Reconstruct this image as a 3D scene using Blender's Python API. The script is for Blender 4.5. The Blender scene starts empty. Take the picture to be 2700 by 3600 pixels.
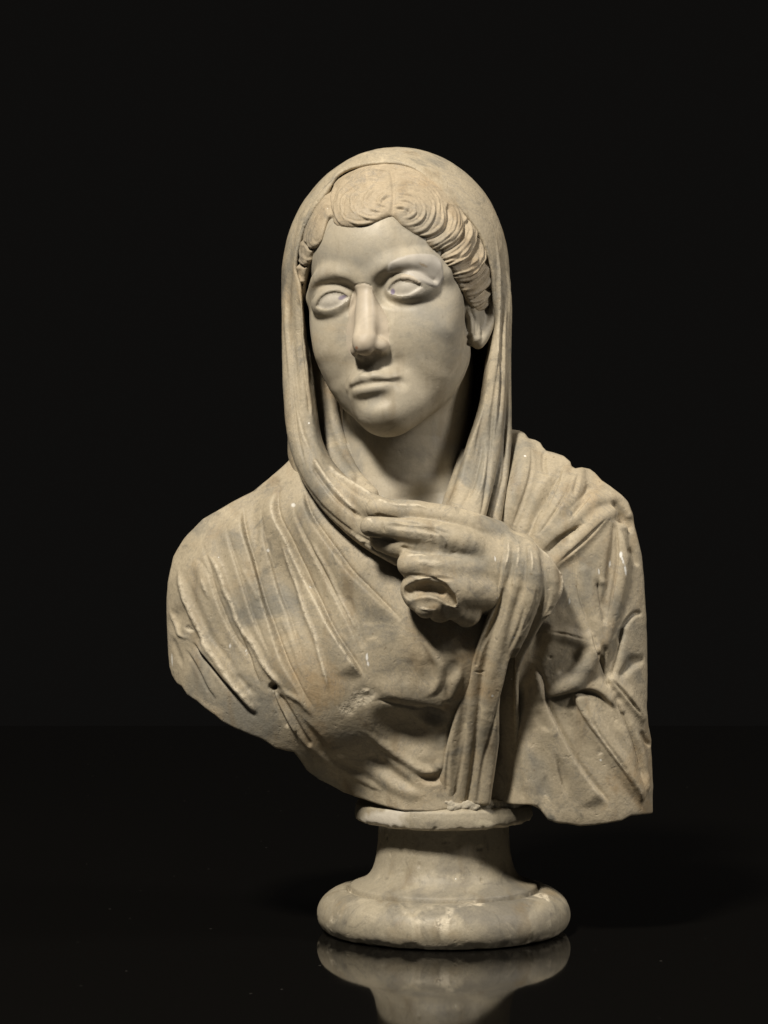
import bpy, math, random
import numpy as np

# ------------------------------------------------------------------ scene
scene = bpy.context.scene
COL = scene.collection
RES = 1.0                       # 1 = final mesh density, larger = coarser preview

MMPX = 0.26                     # millimetres of the place for one photo pixel at the bust's plane
CAM_D, CAM_Z = 2200.0, 382.0    # camera distance and height (mm)
HZ = 1800                       # photo row of the camera's eye level

cam_data = bpy.data.cameras.new("camera")
cam = bpy.data.objects.new("camera", cam_data)
COL.objects.link(cam)
cam.location = (0, -CAM_D / 1000, CAM_Z / 1000)
cam.rotation_euler = (math.radians(90), 0, 0)
cam_data.sensor_fit = 'HORIZONTAL'
cam_data.sensor_width = 36
cam_data.lens = 36 * CAM_D / (2700 * MMPX)
cam_data.clip_end = 60
scene.camera = cam

world = bpy.data.worlds.new("World")
scene.world = world
world.use_nodes = True
world.node_tree.nodes["Background"].inputs[0].default_value = (1.0, 0.93, 0.85, 1)
world.node_tree.nodes["Background"].inputs[1].default_value = 0.0045


def softbox(name, loc, target, size, power, color=(1, 0.945, 0.85), spread=math.pi):
    d = bpy.data.lights.new(name, 'AREA')
    d.shape = 'RECTANGLE'
    d.size, d.size_y = size
    d.energy = power
    d.color = color
    d.spread = spread
    o = bpy.data.objects.new(name, d)
    COL.objects.link(o)
    o.location = loc
    import mathutils
    v = mathutils.Vector(target) - mathutils.Vector(loc)
    o.rotation_euler = v.to_track_quat('-Z', 'Y').to_euler()
    return o


softbox("key_softbox", (-1.12, -2.3, 3.2), (0.02, -0.05, 0.40), (0.50, 0.50), 204)
softbox("fill_softbox", (2.6, -0.85, 2.3), (0.05, -0.05, 0.42), (0.5, 0.9), 48, (1, 0.95, 0.88))

scene.render.engine = 'CYCLES'
scene.view_settings.view_transform = 'Standard'
scene.view_settings.look = 'None'
scene.view_settings.exposure = 0.0
scene.view_settings.gamma = 1.0
scene.view_settings.use_curve_mapping = False
scene.cycles.max_bounces = 4
scene.cycles.diffuse_bounces = 1
try:
    scene.cycles.use_denoising = True
except Exception:
    pass

# ------------------------------------------------------------------ sculpting tools
F = np.float32


def P(px, py, y):
    """world millimetres of a point of the statue seen at photo position px, py at depth y"""
    s = MMPX * (1 + y / CAM_D)
    return np.array([(px - 1350) * s, y, CAM_Z - (py - HZ) * s], F)


def UV(p):
    s = MMPX * (1 + p[:, 1] / CAM_D)
    return 1350 + p[:, 0] / s, HZ + (CAM_Z - p[:, 2]) / s


def spline(pts, step):
    """Catmull-Rom through pts (any dimension), resampled about every `step` units"""
    pts = np.asarray(pts, float)
    if len(pts) == 2:
        n = max(2, int(np.linalg.norm(pts[1][:2] - pts[0][:2]) / step) + 1)
        t = np.linspace(0, 1, n)[:, None]
        return pts[0] * (1 - t) + pts[1] * t
    q = np.vstack([2 * pts[0] - pts[1], pts, 2 * pts[-1] - pts[-2]])
    out = []
    for i in range(1, len(q) - 2):
        a, b, c, d = q[i - 1], q[i], q[i + 1], q[i + 2]
        n = max(1, int(np.linalg.norm((c - b)[:3 if pts.shape[1] > 3 else 2]) / step))
        t = (np.arange(n) / n)[:, None]
        out.append(0.5 * (2 * b + (c - a) * t + (2 * a - 5 * b + 4 * c - d) * t ** 2 + (3 * b - a - 3 * c + d) * t ** 3))
    out.append(pts[-1:])
    return np.vstack(out)


def smin(a, b, k):
    if k <= 0:
        return np.minimum(a, b)
    h = np.maximum(k - np.abs(a - b), 0) / k
    return np.minimum(a, b) - h * h * k * 0.25


def smax(a, b, k):
    return -smin(-a, -b, k)


def ell(p, c, r, M=None):
    q = p - np.asarray(c, F)
    if M is not None:
        q = q @ np.asarray(M, F)
    r = np.asarray(r, F)
    k0 = np.sqrt(np.sum((q / r) ** 2, 1)) + 1e-6
    k1 = np.sqrt(np.sum((q / (r * r)) ** 2, 1)) + 1e-9
    return k0 * (k0 - 1) / k1


def tube(p, pts, step=12.0, flat=None, margin=30.0):
    """distance to a swept round tube; pts rows are x, y, z, radius (mm)"""
    q = spline(np.asarray(pts, float), step)
    c, r = q[:, :3].astype(F), q[:, 3].astype(F)
    rm = float(r.max())
    lo, hi = c.min(0) - rm, c.max(0) + rm
    dx = np.maximum(np.maximum(lo - p, p - hi), 0)
    bd = np.sqrt(np.sum(dx * dx, 1))
    out = bd + 8.0
    idx = np.nonzero(bd < margin)[0]
    if len(idx) == 0:
        return out.astype(F)
    s = p[idx]
    best = np.full(len(idx), 1e9, F)
    for i in range(len(c) - 1):
        a, b = c[i], c[i + 1]
        ab = b - a
        L = float(ab @ ab) + 1e-9
        pa = s - a
        t = np.clip((pa @ ab) / L, 0, 1)
        d = pa - t[:, None] * ab
        if flat is not None:
            d = d * np.asarray(flat, F)
        dist = np.sqrt(np.sum(d * d, 1)) - (r[i] + (r[i + 1] - r[i]) * t)
        np.minimum(best, dist, out=best)
    out[idx] = best
    return out.astype(F)


def ptube(p, pts, **kw):
    """tube whose rows are photo x, photo y, depth, radius"""
    return tube(p, [list(P(a, b, y)) + [r] for a, b, y, r in pts], **kw)


def pell(p, px, py, y, r, M=None):
    return ell(p, P(px, py, y), r, M)


# --- flat signed-distance maps of traced outlines, sampled orthographically
MS = 4                     # map texel (photo px)
MW, MH = 2700 // MS, 3600 // MS


def closed(poly, step=14):
    """smooth closed outline"""
    p = [list(a) for a in poly]
    q = spline(p[-2:] + p + p[:2], step)
    a = int(np.argmin(np.sum((q - p[0]) ** 2, 1)))
    b = a + int(np.argmin(np.sum((q[a + 5:] - p[0]) ** 2, 1))) + 5
    return q[a:b]


def poly_sdf(poly):
    poly = np.asarray(poly, float)
    gx, gy = np.meshgrid((np.arange(MW) + .5) * MS, (np.arange(MH) + .5) * MS)
    x, y = gx.ravel().astype(F), gy.ravel().astype(F)
    d = np.full(x.shape, 1e12, F)
    ins = np.zeros(x.shape, bool)
    n = len(poly)
    for i in range(n):
        a, b = poly[i], poly[(i + 1) % n]
        ex, ey = b - a
        wx, wy = x - a[0], y - a[1]
        t = np.clip((wx * ex + wy * ey) / (ex * ex + ey * ey + 1e-9), 0, 1)
        dx, dy = wx - ex * t, wy - ey * t
        np.minimum(d, dx * dx + dy * dy, out=d)
        if ey != 0:
            c = ((a[1] <= y) != (b[1] <= y)) & (x < a[0] + (y - a[1]) / ey * ex)
            ins ^= c
    d = np.sqrt(d)
    d[ins] *= -1
    return (d * MMPX).reshape(MH, MW).astype(F)


def bil(m, u, v, s):
    x = np.clip(u / s - .5, 0, m.shape[1] - 1.001)
    y = np.clip(v / s - .5, 0, m.shape[0] - 1.001)
    i, j = x.astype(np.int32), y.astype(np.int32)
    fx, fy = (x - i).astype(F), (y - j).astype(F)
    return (m[j, i] * (1 - fx) + m[j, i + 1] * fx) * (1 - fy) + (m[j + 1, i] * (1 - fx) + m[j + 1, i + 1] * fx) * fy


def prism(p, m, yref=0.0):
    s = MMPX * (1 + yref / CAM_D)
    return bil(m, 1350 + p[:, 0] / s, HZ + (CAM_Z - p[:, 2]) / s, MS) * (1 + yref / CAM_D)


# --- relief maps: carved strokes drawn over a part, in photo pixels, heights in mm
HS = 2
HW, HH = 2700 // HS, 3600 // HS


class Relief:
    def __init__(self):
        self.h = np.zeros((HH, HW), F)      # height
        self.w = np.zeros((HH, HW), F)      # wear (crumbled pale edges)

    def _field(self, pts, reach, pad_end=0):
        q = spline(pts, 14)
        lo = np.maximum(((q[:, :2].min(0) - reach) / HS).astype(int), 0)
        hi = np.minimum(((q[:, :2].max(0) + reach) / HS).astype(int) + 2, [HW, HH])
        if (hi <= lo).any():
            return None
        gx, gy = np.meshgrid((np.arange(lo[0], hi[0]) + .5) * HS, (np.arange(lo[1], hi[1]) + .5) * HS)
        gx, gy = gx.astype(F), gy.astype(F)
        best = np.full(gx.shape, 1e12, F)
        sg = np.ones(gx.shape, F)
        par = np.zeros(gx.shape, F)
        n = len(q) - 1
        for i in range(n):
            a, b = q[i, :2], q[i + 1, :2]
            e = b - a
            L = float(e @ e) + 1e-9
            wx, wy = gx - F(a[0]), gy - F(a[1])
            tr = (wx * F(e[0]) + wy * F(e[1])) / F(L)
            t = np.clip(tr, 0, 1)
            dx, dy = wx - F(e[0]) * t, wy - F(e[1]) * t
            d = dx * dx + dy * dy
            m = d < best
            best[m] = d[m]
            cr = (F(e[0]) * wy - F(e[1]) * wx)
            sg[m] = np.where(cr[m] > 0, 1, -1)      # +1: to the right of travel in the picture (y down)
            par[m] = ((i + t) / n)[m]
        return lo, hi, np.sqrt(best), sg, par

    @staticmethod
    def _taper(par, t0, t1):
        a = np.clip(par / max(t0, 1e-4), 0, 1) if t0 > 0 else 1
        b = np.clip((1 - par) / max(t1, 1e-4), 0, 1) if t1 > 0 else 1
        w = a * b
        return w * w * (3 - 2 * w)

    def ridge(self, pts, width, h, t0=.32, t1=.32, wear=0, sharp=1.0):
        """rounded ridge (h > 0) or groove (h < 0); width = half width in photo px"""
        f = self._field(pts, width * 1.05)
        if f is None:
            return
        lo, hi, d, sg, par = f
        T = self._taper(par, t0, t1)
        x = np.clip(d / (width * (.4 + .6 * T)), 0, 1)
        prof = (0.5 + 0.5 * np.cos(np.pi * x)) ** sharp
        z = prof * T
        self.h[lo[1]:hi[1], lo[0]:hi[0]] += h * z
        if wear:
            w = self.w[lo[1]:hi[1], lo[0]:hi[0]]
            np.maximum(w, wear * np.clip(z * 1.6 - .6, 0, 1), out=w)

    def fold(self, pts, wide, narrow, h, side=1, t0=.25, t1=.25, wear=0, dip=0.0, cut=1.3):
        """pleat edge: rises slowly over `wide` px on one side (side=+1 right of travel) up to the line, drops within `narrow` px
        on the other side, with an optional dip (mm) at the foot"""
        R = max(wide, narrow * 4)
        f = self._field(pts, R)
        if f is None:
            return
        lo, hi, d, sg, par = f
        s = d * sg * side                 # positive = the gently rising side
        T = self._taper(par, t0, t1)
        x = np.clip(1 - s / (wide * (.5 + .5 * T)), 0, 1)
        up = x * x * (3 - 2 * x)
        y = np.clip(1 + s / narrow, 0, 1)
        dn = y * y * (3 - 2 * y)
        z = np.where(s >= 0, up, dn)
        if dip:
            z = z - (dip / h) * np.exp(-((s + narrow) / (narrow * 1.1)) ** 2) * (s < narrow * .5)
        self.h[lo[1]:hi[1], lo[0]:hi[0]] += h * z * T
        if cut:
            self.h[lo[1]:hi[1], lo[0]:hi[0]] -= cut * np.sqrt(T) * np.exp(-((s + narrow * .9) / 5.5) ** 2)
        if wear:
            w = self.w[lo[1]:hi[1], lo[0]:hi[0]]
            np.maximum(w, wear * T * np.clip(1 - np.abs(s - 4) / 9, 0, 1), out=w)

    def blob(self, px, py, rx, ry, h, ang=0, wear=0, hard=False):
        c, s = math.cos(math.radians(ang)), math.sin(math.radians(ang))
        R = max(rx, ry)
        lo = np.maximum(((np.array([px, py]) - R) / HS).astype(int), 0)
        hi = np.minimum(((np.array([px, py]) + R) / HS).astype(int) + 2, [HW, HH])
        gx, gy = np.meshgrid((np.arange(lo[0], hi[0]) + .5) * HS - px, (np.arange(lo[1], hi[1]) + .5) * HS - py)
        x, y = (gx * c + gy * s) / rx, (-gx * s + gy * c) / ry
        r = np.sqrt(x * x + y * y)
        z = np.clip((1 - r) * 4, 0, 1) if hard else np.clip(1 - r * r, 0, 1) ** 2
        self.h[lo[1]:hi[1], lo[0]:hi[0]] += (h * z).astype(F)
        if wear:
            w = self.w[lo[1]:hi[1], lo[0]:hi[0]]
            np.maximum(w, (wear * np.clip(z * 2, 0, 1)).astype(F), out=w)

    def plate(self, poly, h, edge):
        """raise (or sink) the inside of an outline with a bevel of `edge` px"""
        m = poly_sdf(poly) / MMPX
        u, v = np.meshgrid((np.arange(HW) + .5) * HS, (np.arange(HH) + .5) * HS)
        d = bil(m, u.ravel(), v.ravel(), MS).reshape(HH, HW)
        x = np.clip(-d / edge, 0, 1)
        self.h += (h * x * x * (3 - 2 * x)).astype(F)

    def strands(self, A, B, n, amp, s_in=.12, s_out=.12, jitter=.35, seed=0, bulge=0.0, sub=0.35, edge=.04, warp=0.0):
        """a lock of hair: strands running along guide A (one side) to guide B (other side), n strands across"""
        rng = np.random.default_rng(seed)
        a, b = spline(A, 4), spline(B, 4)
        NS, NT = 700, 500
        s = np.linspace(0, 1, NS)

        def samp(c):
            L = np.r_[0, np.cumsum(np.linalg.norm(np.diff(c[:, :2], axis=0), axis=1))]
            L /= L[-1]
            return np.stack([np.interp(s, L, c[:, 0]), np.interp(s, L, c[:, 1])], 1)
        a, b = samp(a), samp(b)
        t = np.linspace(0, 1, NT)
        ph = np.cumsum(np.r_[0, rng.uniform(1 - jitter, 1 + jitter, n)])
        ph = ph / ph[-1]
        k = np.interp(t, ph, np.arange(n + 1))
        ampk = rng.uniform(.6, 1.15, n + 1)
        prof = np.abs(np.sin(np.pi * k)) ** .6 * np.interp(k, np.arange(n + 1), ampk)
        prof += sub * np.abs(np.sin(np.pi * k * 2.0 + .9)) ** .7
        prof = amp * (prof - .5) + bulge * (1 - (2 * t - 1) ** 2)
        pt = a[:, None, :] * (1 - t[None, :, None]) + b[:, None, :] * t[None, :, None]
        if warp:
            f1, f2, f3 = rng.uniform(0, 6, 3)
            pt = pt + warp * np.stack([np.sin(pt[..., 1] / 23 + f1) + np.sin(pt[..., 0] / 13 + f3) * .5, np.sin(pt[..., 0] / 27 + f2) + np.sin(pt[..., 1] / 11 + f1) * .5], -1)
        win = np.clip(s / s_in, 0, 1) * np.clip((1 - s) / s_out, 0, 1)
        win = win * win * (3 - 2 * win)
        te = np.clip(t / edge, 0, 1) * np.clip((1 - t) / edge, 0, 1) if edge > 0 else np.ones_like(t)
        wob = 1 + .25 * np.sin(s * 9 + rng.uniform(0, 6))
        ns = rng.random((9, n * 2 + 3))
        si, ti = s * 7.99, t * (n * 2 + 1.99)
        a0, b0 = si.astype(int), ti.astype(int)
        fa, fb = (si - a0)[:, None], (ti - b0)[None, :]
        nz = (ns[a0][:, b0] * (1 - fa) + ns[a0 + 1][:, b0] * fa) * (1 - fb) + (ns[a0][:, b0 + 1] * (1 - fa) + ns[a0 + 1][:, b0 + 1] * fa) * fb
        hv = (win * wob)[:, None] * (prof * te)[None, :] * (.2 + 1.6 * nz)
        ix = np.clip((pt[..., 0] / HS).astype(int), 0, HW - 1)
        iy = np.clip((pt[..., 1] / HS).astype(int), 0, HH - 1)
        acc = np.zeros((HH, HW), F)
        cnt = np.zeros((HH, HW), F)
        np.add.at(acc, (iy, ix), hv)
        np.add.at(cnt, (iy, ix), 1)
        self.h += acc / np.maximum(cnt, 1)

    def blur(self, n=1):
        for _ in range(n):
            for ax in (0, 1):
                self.h = (np.roll(self.h, 1, ax) + 2 * self.h + np.roll(self.h, -1, ax)) * F(.25)


# --- value noise in millimetres
_rng = np.random.default_rng(7)
_lat = _rng.random((64, 64, 64)).astype(F)


def noise(p, scale, off=0.0):
    q = p / F(scale) + F(off)
    i = np.floor(q).astype(np.int32)
    f = (q - i).astype(F)
    f = f * f * (3 - 2 * f)
    i &= 63
    j = (i + 1) & 63
    x0, y0, z0, x1, y1, z1 = i[:, 0], i[:, 1], i[:, 2], j[:, 0], j[:, 1], j[:, 2]
    fx, fy, fz = f[:, 0], f[:, 1], f[:, 2]
    L = _lat
    c00 = L[x0, y0, z0] * (1 - fx) + L[x1, y0, z0] * fx
    c10 = L[x0, y1, z0] * (1 - fx) + L[x1, y1, z0] * fx
    c01 = L[x0, y0, z1] * (1 - fx) + L[x1, y0, z1] * fx
    c11 = L[x0, y1, z1] * (1 - fx) + L[x1, y1, z1] * fx
    return (c00 * (1 - fy) + c10 * fy) * (1 - fz) + (c01 * (1 - fy) + c11 * fy) * fz - F(.5)


def fbm(p, scale, octaves=3, off=0.0):
    a, r = 1.0, 0
    for k in range(octaves):
        r = r + a * noise(p, scale / 2 ** k, off + 11.3 * k)
        a *= .5
    return r


# --- iso-surface (surface nets on a sparse grid, then one subdivision snapped to the form)
def _chunks(f, p, n=400000):
    out = np.empty(len(p), F)
    for i in range(0, len(p), n):
        out[i:i + n] = f(p[i:i + n])
    return out


def sculpt(f, lo, hi, h, margin=2.2, subdiv=True):
    lo, hi = np.asarray(lo, F), np.asarray(hi, F)
    h = h * RES
    B = 4
    nc = np.ceil((hi - lo) / (h * B)).astype(int)
    cx = [lo[k] + (np.arange(nc[k]) + .5) * h * B for k in range(3)]
    g = np.stack(np.meshgrid(*cx, indexing='ij'), -1).reshape(-1, 3).astype(F)
    dc = _chunks(f, g).reshape(nc)
    act = np.abs(dc) < h * B * margin
    nf = nc * B + 1
    mask = np.zeros(nf, bool)
    ai = np.argwhere(act)
    for a in range(B + 1):
        for b in range(B + 1):
            for c in range(B + 1):
                mask[ai[:, 0] * B + a, ai[:, 1] * B + b, ai[:, 2] * B + c] = True
    D = np.full(nf, 1e3, F)
    ii = np.argwhere(mask)
    D[mask] = _chunks(f, (lo + ii * F(h)).astype(F))
    s = D < 0
    cm = np.ones(nf - 1, bool)
    anyin = np.zeros(nf - 1, bool)
    allin = np.ones(nf - 1, bool)
    sl = (slice(0, -1), slice(1, None))
    for a in (0, 1):
        for b in (0, 1):
            for c in (0, 1):
                v = s[sl[a], sl[b], sl[c]]
                anyin |= v
                allin &= v
                cm &= mask[sl[a], sl[b], sl[c]]
    cell = cm & anyin & ~allin
    ci = np.argwhere(cell)
    vid = np.full(nf - 1, -1, np.int64)
    vid[cell] = np.arange(len(ci))
    acc = np.zeros((len(ci), 3), F)
    cnt = np.zeros(len(ci), F)
    cor = [(a, b, c) for a in (0, 1) for b in (0, 1) for c in (0, 1)]
    val = {k: D[ci[:, 0] + k[0], ci[:, 1] + k[1], ci[:, 2] + k[2]] for k in cor}
    for k in cor:
        for ax in range(3):
            if k[ax] == 0:
                k2 = list(k)
                k2[ax] = 1
                k2 = tuple(k2)
                d0, d1 = val[k], val[k2]
                m = (d0 < 0) != (d1 < 0)
                t = np.where(m, d0 / np.where(m, d0 - d1, 1), 0)
                pt = np.tile(np.array(k, F), (len(ci), 1))
                pt[:, ax] = t
                acc[m] += pt[m]
                cnt[m] += 1
    V = lo + (ci + acc / np.maximum(cnt, 1)[:, None]) * F(h)
    quads = []
    for ax in range(3):
        o = [0, 0, 0]
        o[ax] = 1
        A = s[:nf[0] - o[0], :nf[1] - o[1], :nf[2] - o[2]]
        Bm = s[o[0]:, o[1]:, o[2]:]
        MM = mask[:nf[0] - o[0], :nf[1] - o[1], :nf[2] - o[2]] & mask[o[0]:, o[1]:, o[2]:]
        e = np.argwhere((A != Bm) & MM)
        flip = A[e[:, 0], e[:, 1], e[:, 2]]
        u, w = (ax + 1) % 3, (ax + 2) % 3
        ok = (e[:, u] > 0) & (e[:, w] > 0) & (e[:, u] < nf[u] - 1) & (e[:, w] < nf[w] - 1)
        e, flip = e[ok], flip[ok]

        def cellv(du, dw):
            q = e.copy()
            q[:, u] -= du
            q[:, w] -= dw
            return vid[q[:, 0], q[:, 1], q[:, 2]]
        Q = np.stack([cellv(1, 1), cellv(0, 1), cellv(0, 0), cellv(1, 0)], 1)
        Q[~flip] = Q[~flip][:, ::-1]
        quads.append(Q[(Q >= 0).all(1)])
    Q = np.vstack(quads)
    V = V.astype(F)
    if subdiv:
        n = len(V)
        ed = np.sort(np.stack([Q, np.roll(Q, -1, 1)], 2).reshape(-1, 2), 1)
        key = ed[:, 0] * n + ed[:, 1]
        uk, inv = np.unique(key, return_inverse=True)
        em = (V[uk // n] + V[uk % n]) * F(.5)
        fm = V[Q].mean(1)
        ei = inv.reshape(-1, 4) + n
        fi = np.arange(len(Q)) + n + len(uk)
        V = np.vstack([V, em, fm]).astype(F)
        Q = np.stack([np.stack([Q[:, k], ei[:, k], fi, ei[:, (k - 1) % 4]], 1) for k in range(4)], 1).reshape(-1, 4)
    for it in range(2):
        d, N = grad(f, V)
        V = V - np.clip(d, -h * .6, h * .6)[:, None] * N
    return V.astype(F), Q, N


def grad(f, V, e=0.35):
    G = np.zeros_like(V)
    d = np.zeros(len(V), F)
    for k in ((1, -1, -1), (-1, -1, 1), (-1, 1, -1), (1, 1, 1)):
        k = np.array(k, F)
        v = _chunks(f, V + k * F(e))
        d += v * F(.25)
        G += k * v[:, None]
    G /= 4 * e
    n = np.sqrt(np.sum(G * G, 1)) + 1e-6
    return d / np.maximum(n, .5), G / n[:, None]


def facing(V, N):
    v = V - np.array([0, -CAM_D, CAM_Z], F)
    v /= np.sqrt(np.sum(v * v, 1))[:, None]
    return -np.sum(v * N, 1)


def carve(V, N, rel, lo=0.02, hi=0.35, grain=0.25, big=0.5, seed=0.0, along=None):
    """push the relief into the form along its normals, plus weathering"""
    u, v = UV(V)
    fc = facing(V, N)
    w = np.clip((fc - lo) / (hi - lo), 0, 1)
    w = w * w * (3 - 2 * w)
    wear = np.zeros(len(V), F)
    d = np.zeros(len(V), F)
    if rel is not None:
        d += bil(rel.h, u, v, HS) * w
        wear = bil(rel.w, u, v, HS) * w
    d += big * fbm(V, 26, 2, seed) + grain * fbm(V, 5.5, 2, seed + 3)
    d += wear * (1.3 * fbm(V, 5, 2, seed + 9))
    return V + N * d[:, None], wear


def make_mesh(name, V, Q, mat, parent, wear=None, tint=None):
    me = bpy.data.meshes.new(name)
    me.vertices.add(len(V))
    me.vertices.foreach_set("co", (np.asarray(V, F) / 1000).ravel())
    me.loops.add(Q.size)
    me.loops.foreach_set("vertex_index", Q.astype(np.int32).ravel())
    me.polygons.add(len(Q))
    me.polygons.foreach_set("loop_start", np.arange(0, Q.size, Q.shape[1], dtype=np.int32))
    me.polygons.foreach_set("use_smooth", np.ones(len(Q), bool))
    me.update(calc_edges=True)
    me.validate()
    n = len(me.vertices)
    a = me.attributes.new("wear", 'FLOAT', 'POINT')
    a.data.foreach_set("value", (wear if wear is not None else np.zeros(n)).astype(F)[:n])
    c = me.attributes.new("tint", 'FLOAT_COLOR', 'POINT')
    t = np.zeros((n, 4), F)
    if tint is not None:
        t[:] = tint[:n]
    c.data.foreach_set("color", t.ravel())
    if mat:
        me.materials.append(mat)
    o = bpy.data.objects.new(name, me)
    COL.objects.link(o)
    o.parent = parent
    return o


def split_off(V, Q, sel):
    """cut the faces whose flag is set into a mesh of their own"""
    def sub(q):
        u, inv = np.unique(q, return_inverse=True)
        return u, inv.reshape(q.shape)
    return sub(Q[sel]), sub(Q[~sel])


def inpoly(u, v, poly):
    ins = np.zeros(len(u), bool)
    n = len(poly)
    for i in range(n):
        a, b = poly[i], poly[(i + 1) % n]
        if a[1] != b[1]:
            ins ^= ((a[1] <= v) != (b[1] <= v)) & (u < a[0] + (v - a[1]) / (b[1] - a[1]) * (b[0] - a[0]))
    return ins

# ------------------------------------------------------------------ materials
def marble(name, base, grey, ochre, rough=.62, mott=1.0, grainy=1.0, speck=1.0, vein=1.0):
    """weathered marble: cream ground, grey clouds, ochre stains, pale crumbled edges (attribute wear), stray paint (attribute tint)"""
    m = bpy.data.materials.new(name)
    m.use_nodes = True
    nt = m.node_tree
    N, L = nt.nodes, nt.links
    bs = N["Principled BSDF"]
    tc = N.new("ShaderNodeTexCoord")

    def tex(scale, detail, rough_, dist=0.0, off=0.0):
        mp = N.new("ShaderNodeMapping")
        mp.inputs["Location"].default_value = (off, off * 1.7, -off)
        L.new(tc.outputs["Object"], mp.inputs["Vector"])
        t = N.new("ShaderNodeTexNoise")
        t.inputs["Scale"].default_value = scale
        t.inputs["Detail"].default_value = detail
        t.inputs["Roughness"].default_value = rough_
        t.inputs["Distortion"].default_value = dist
        L.new(mp.outputs[0], t.inputs["Vector"])
        return t.outputs["Fac"]

    def ramp(src, a, b, va=0.0, vb=1.0):
        r = N.new("ShaderNodeMapRange")
        r.interpolation_type = 'SMOOTHSTEP'
        for i, v in enumerate((a, b, va, vb)):
            r.inputs[1 + i].default_value = v
        L.new(src, r.inputs[0])
        return r.outputs[0]

    def mix(fac, a, b, mode='MIX'):
        x = N.new("ShaderNodeMix")
        x.data_type = 'RGBA'
        x.blend_type = mode
        for sock, val in ((x.inputs[0], fac), (x.inputs[6], a), (x.inputs[7], b)):
            if isinstance(val, (int, float)):
                sock.default_value = val
            elif isinstance(val, tuple):
                sock.default_value = (*val, 1)
            else:
                L.new(val, sock)
        return x.outputs[2]

    def math_(op, a, b):
        x = N.new("ShaderNodeMath")
        x.operation = op
        for sock, val in zip(x.inputs, (a, b)):
            if isinstance(val, (int, float)):
                sock.default_value = val
            else:
                L.new(val, sock)
        return x.outputs[0]

    c = mix(ramp(tex(13, 6, .6, .6), .46, .68, 0, min(1, .95 * mott)), base, grey)
    c = mix(ramp(tex(9, 5, .62, .8, 3.1), .52, .72, 0, .8 * mott), c, ochre)
    c = mix(ramp(tex(38, 5, .65, 1.2, 7.7), .55, .74, 0, .55 * mott), c, tuple(v * .72 for v in grey))
    c = mix(ramp(tex(17, 6, .62, 1.0, 15.0), .56, .70, 0, .75 * mott), c, tuple(min(.7, v * 1.28) for v in base))
    mp2 = N.new("ShaderNodeMapping")
    mp2.inputs["Scale"].default_value = (46, 46, 7)
    L.new(tc.outputs["Object"], mp2.inputs["Vector"])
    st = N.new("ShaderNodeTexNoise")
    st.inputs["Scale"].default_value = 1.0
    st.inputs["Detail"].default_value = 5
    L.new(mp2.outputs[0], st.inputs["Vector"])
    c = mix(ramp(st.outputs["Fac"], .54, .74, 0, .5 * mott), c, tuple(v * .62 for v in ochre))       # run-down stains
    veins = ramp(tex(7, 8, .7, 2.2, 11.0), .485, .50, 0, 1)
    veins2 = ramp(tex(7, 8, .7, 2.2, 11.0), .50, .515, 1, 0)
    c = mix(math_('MULTIPLY', math_('MULTIPLY', veins, veins2), .32 * vein), c, (.19, .18, .165))
    fine = tex(420, 4, .7, 0, 2.0)
    c = mix(1.0, c, mix(ramp(fine, .25, .75), tuple([1 - .13 * grainy] * 3), tuple([1 + .10 * grainy] * 3)), 'MULTIPLY')
    # dark pinprick pits
    c = mix(ramp(tex(260, 2, .5, 0, 5.0), .70, .76, 0, .5 * grainy), c, tuple(v * .45 for v in ochre))
    wear = N.new("ShaderNodeAttribute")
    wear.attribute_name = "wear"
    wr = math_('MULTIPLY', wear.outputs["Fac"], ramp(tex(210, 4, .7, 0, 1.3), .34, .52))
    c = mix(math_('MULTIPLY', wr, .85), c, (.68, .59, .44))
    # flecks of white paint
    vo = N.new("ShaderNodeTexVoronoi")
    vo.inputs["Scale"].default_value = 62
    L.new(tc.outputs["Object"], vo.inputs["Vector"])
    sep = N.new("ShaderNodeSeparateColor")
    L.new(vo.outputs["Color"], sep.inputs[0])
    lim = math_('MULTIPLY', math_('GREATER_THAN', sep.outputs[0], .80), math_('MULTIPLY', sep.outputs[1], .085))
    fleck = math_('LESS_THAN', vo.outputs["Distance"], lim)
    c = mix(math_('MULTIPLY', fleck, .85 * speck), c, (.78, .75, .68))
    tint = N.new("ShaderNodeAttribute")
    tint.attribute_name = "tint"
    c = mix(tint.outputs["Alpha"], c, tint.outputs["Color"])
    L.new(c, bs.inputs["Base Color"])
    rg = ramp(tex(30, 4, .6, 0, 9.0), .3, .7, rough - .08, rough + .12)
    L.new(rg, bs.inputs["Roughness"])
    bs.inputs["Specular IOR Level"].default_value = .38
    # relief too fine for the mesh
    b1 = N.new("ShaderNodeBump")
    b1.inputs["Strength"].default_value = .42 * grainy
    b1.inputs["Distance"].default_value = .0011
    hgt = math_('ADD', tex(300, 5, .68, 0, 4.4), math_('MULTIPLY', math_('MULTIPLY', wr, tex(520, 3, .6)), 1.6))
    hgt = math_('SUBTRACT', hgt, ramp(tex(170, 2, .5, 0, 6.2), .66, .76, 0, .5))
    L.new(hgt, b1.inputs["Height"])
    L.new(b1.outputs[0], bs.inputs["Normal"])
    return m


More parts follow.
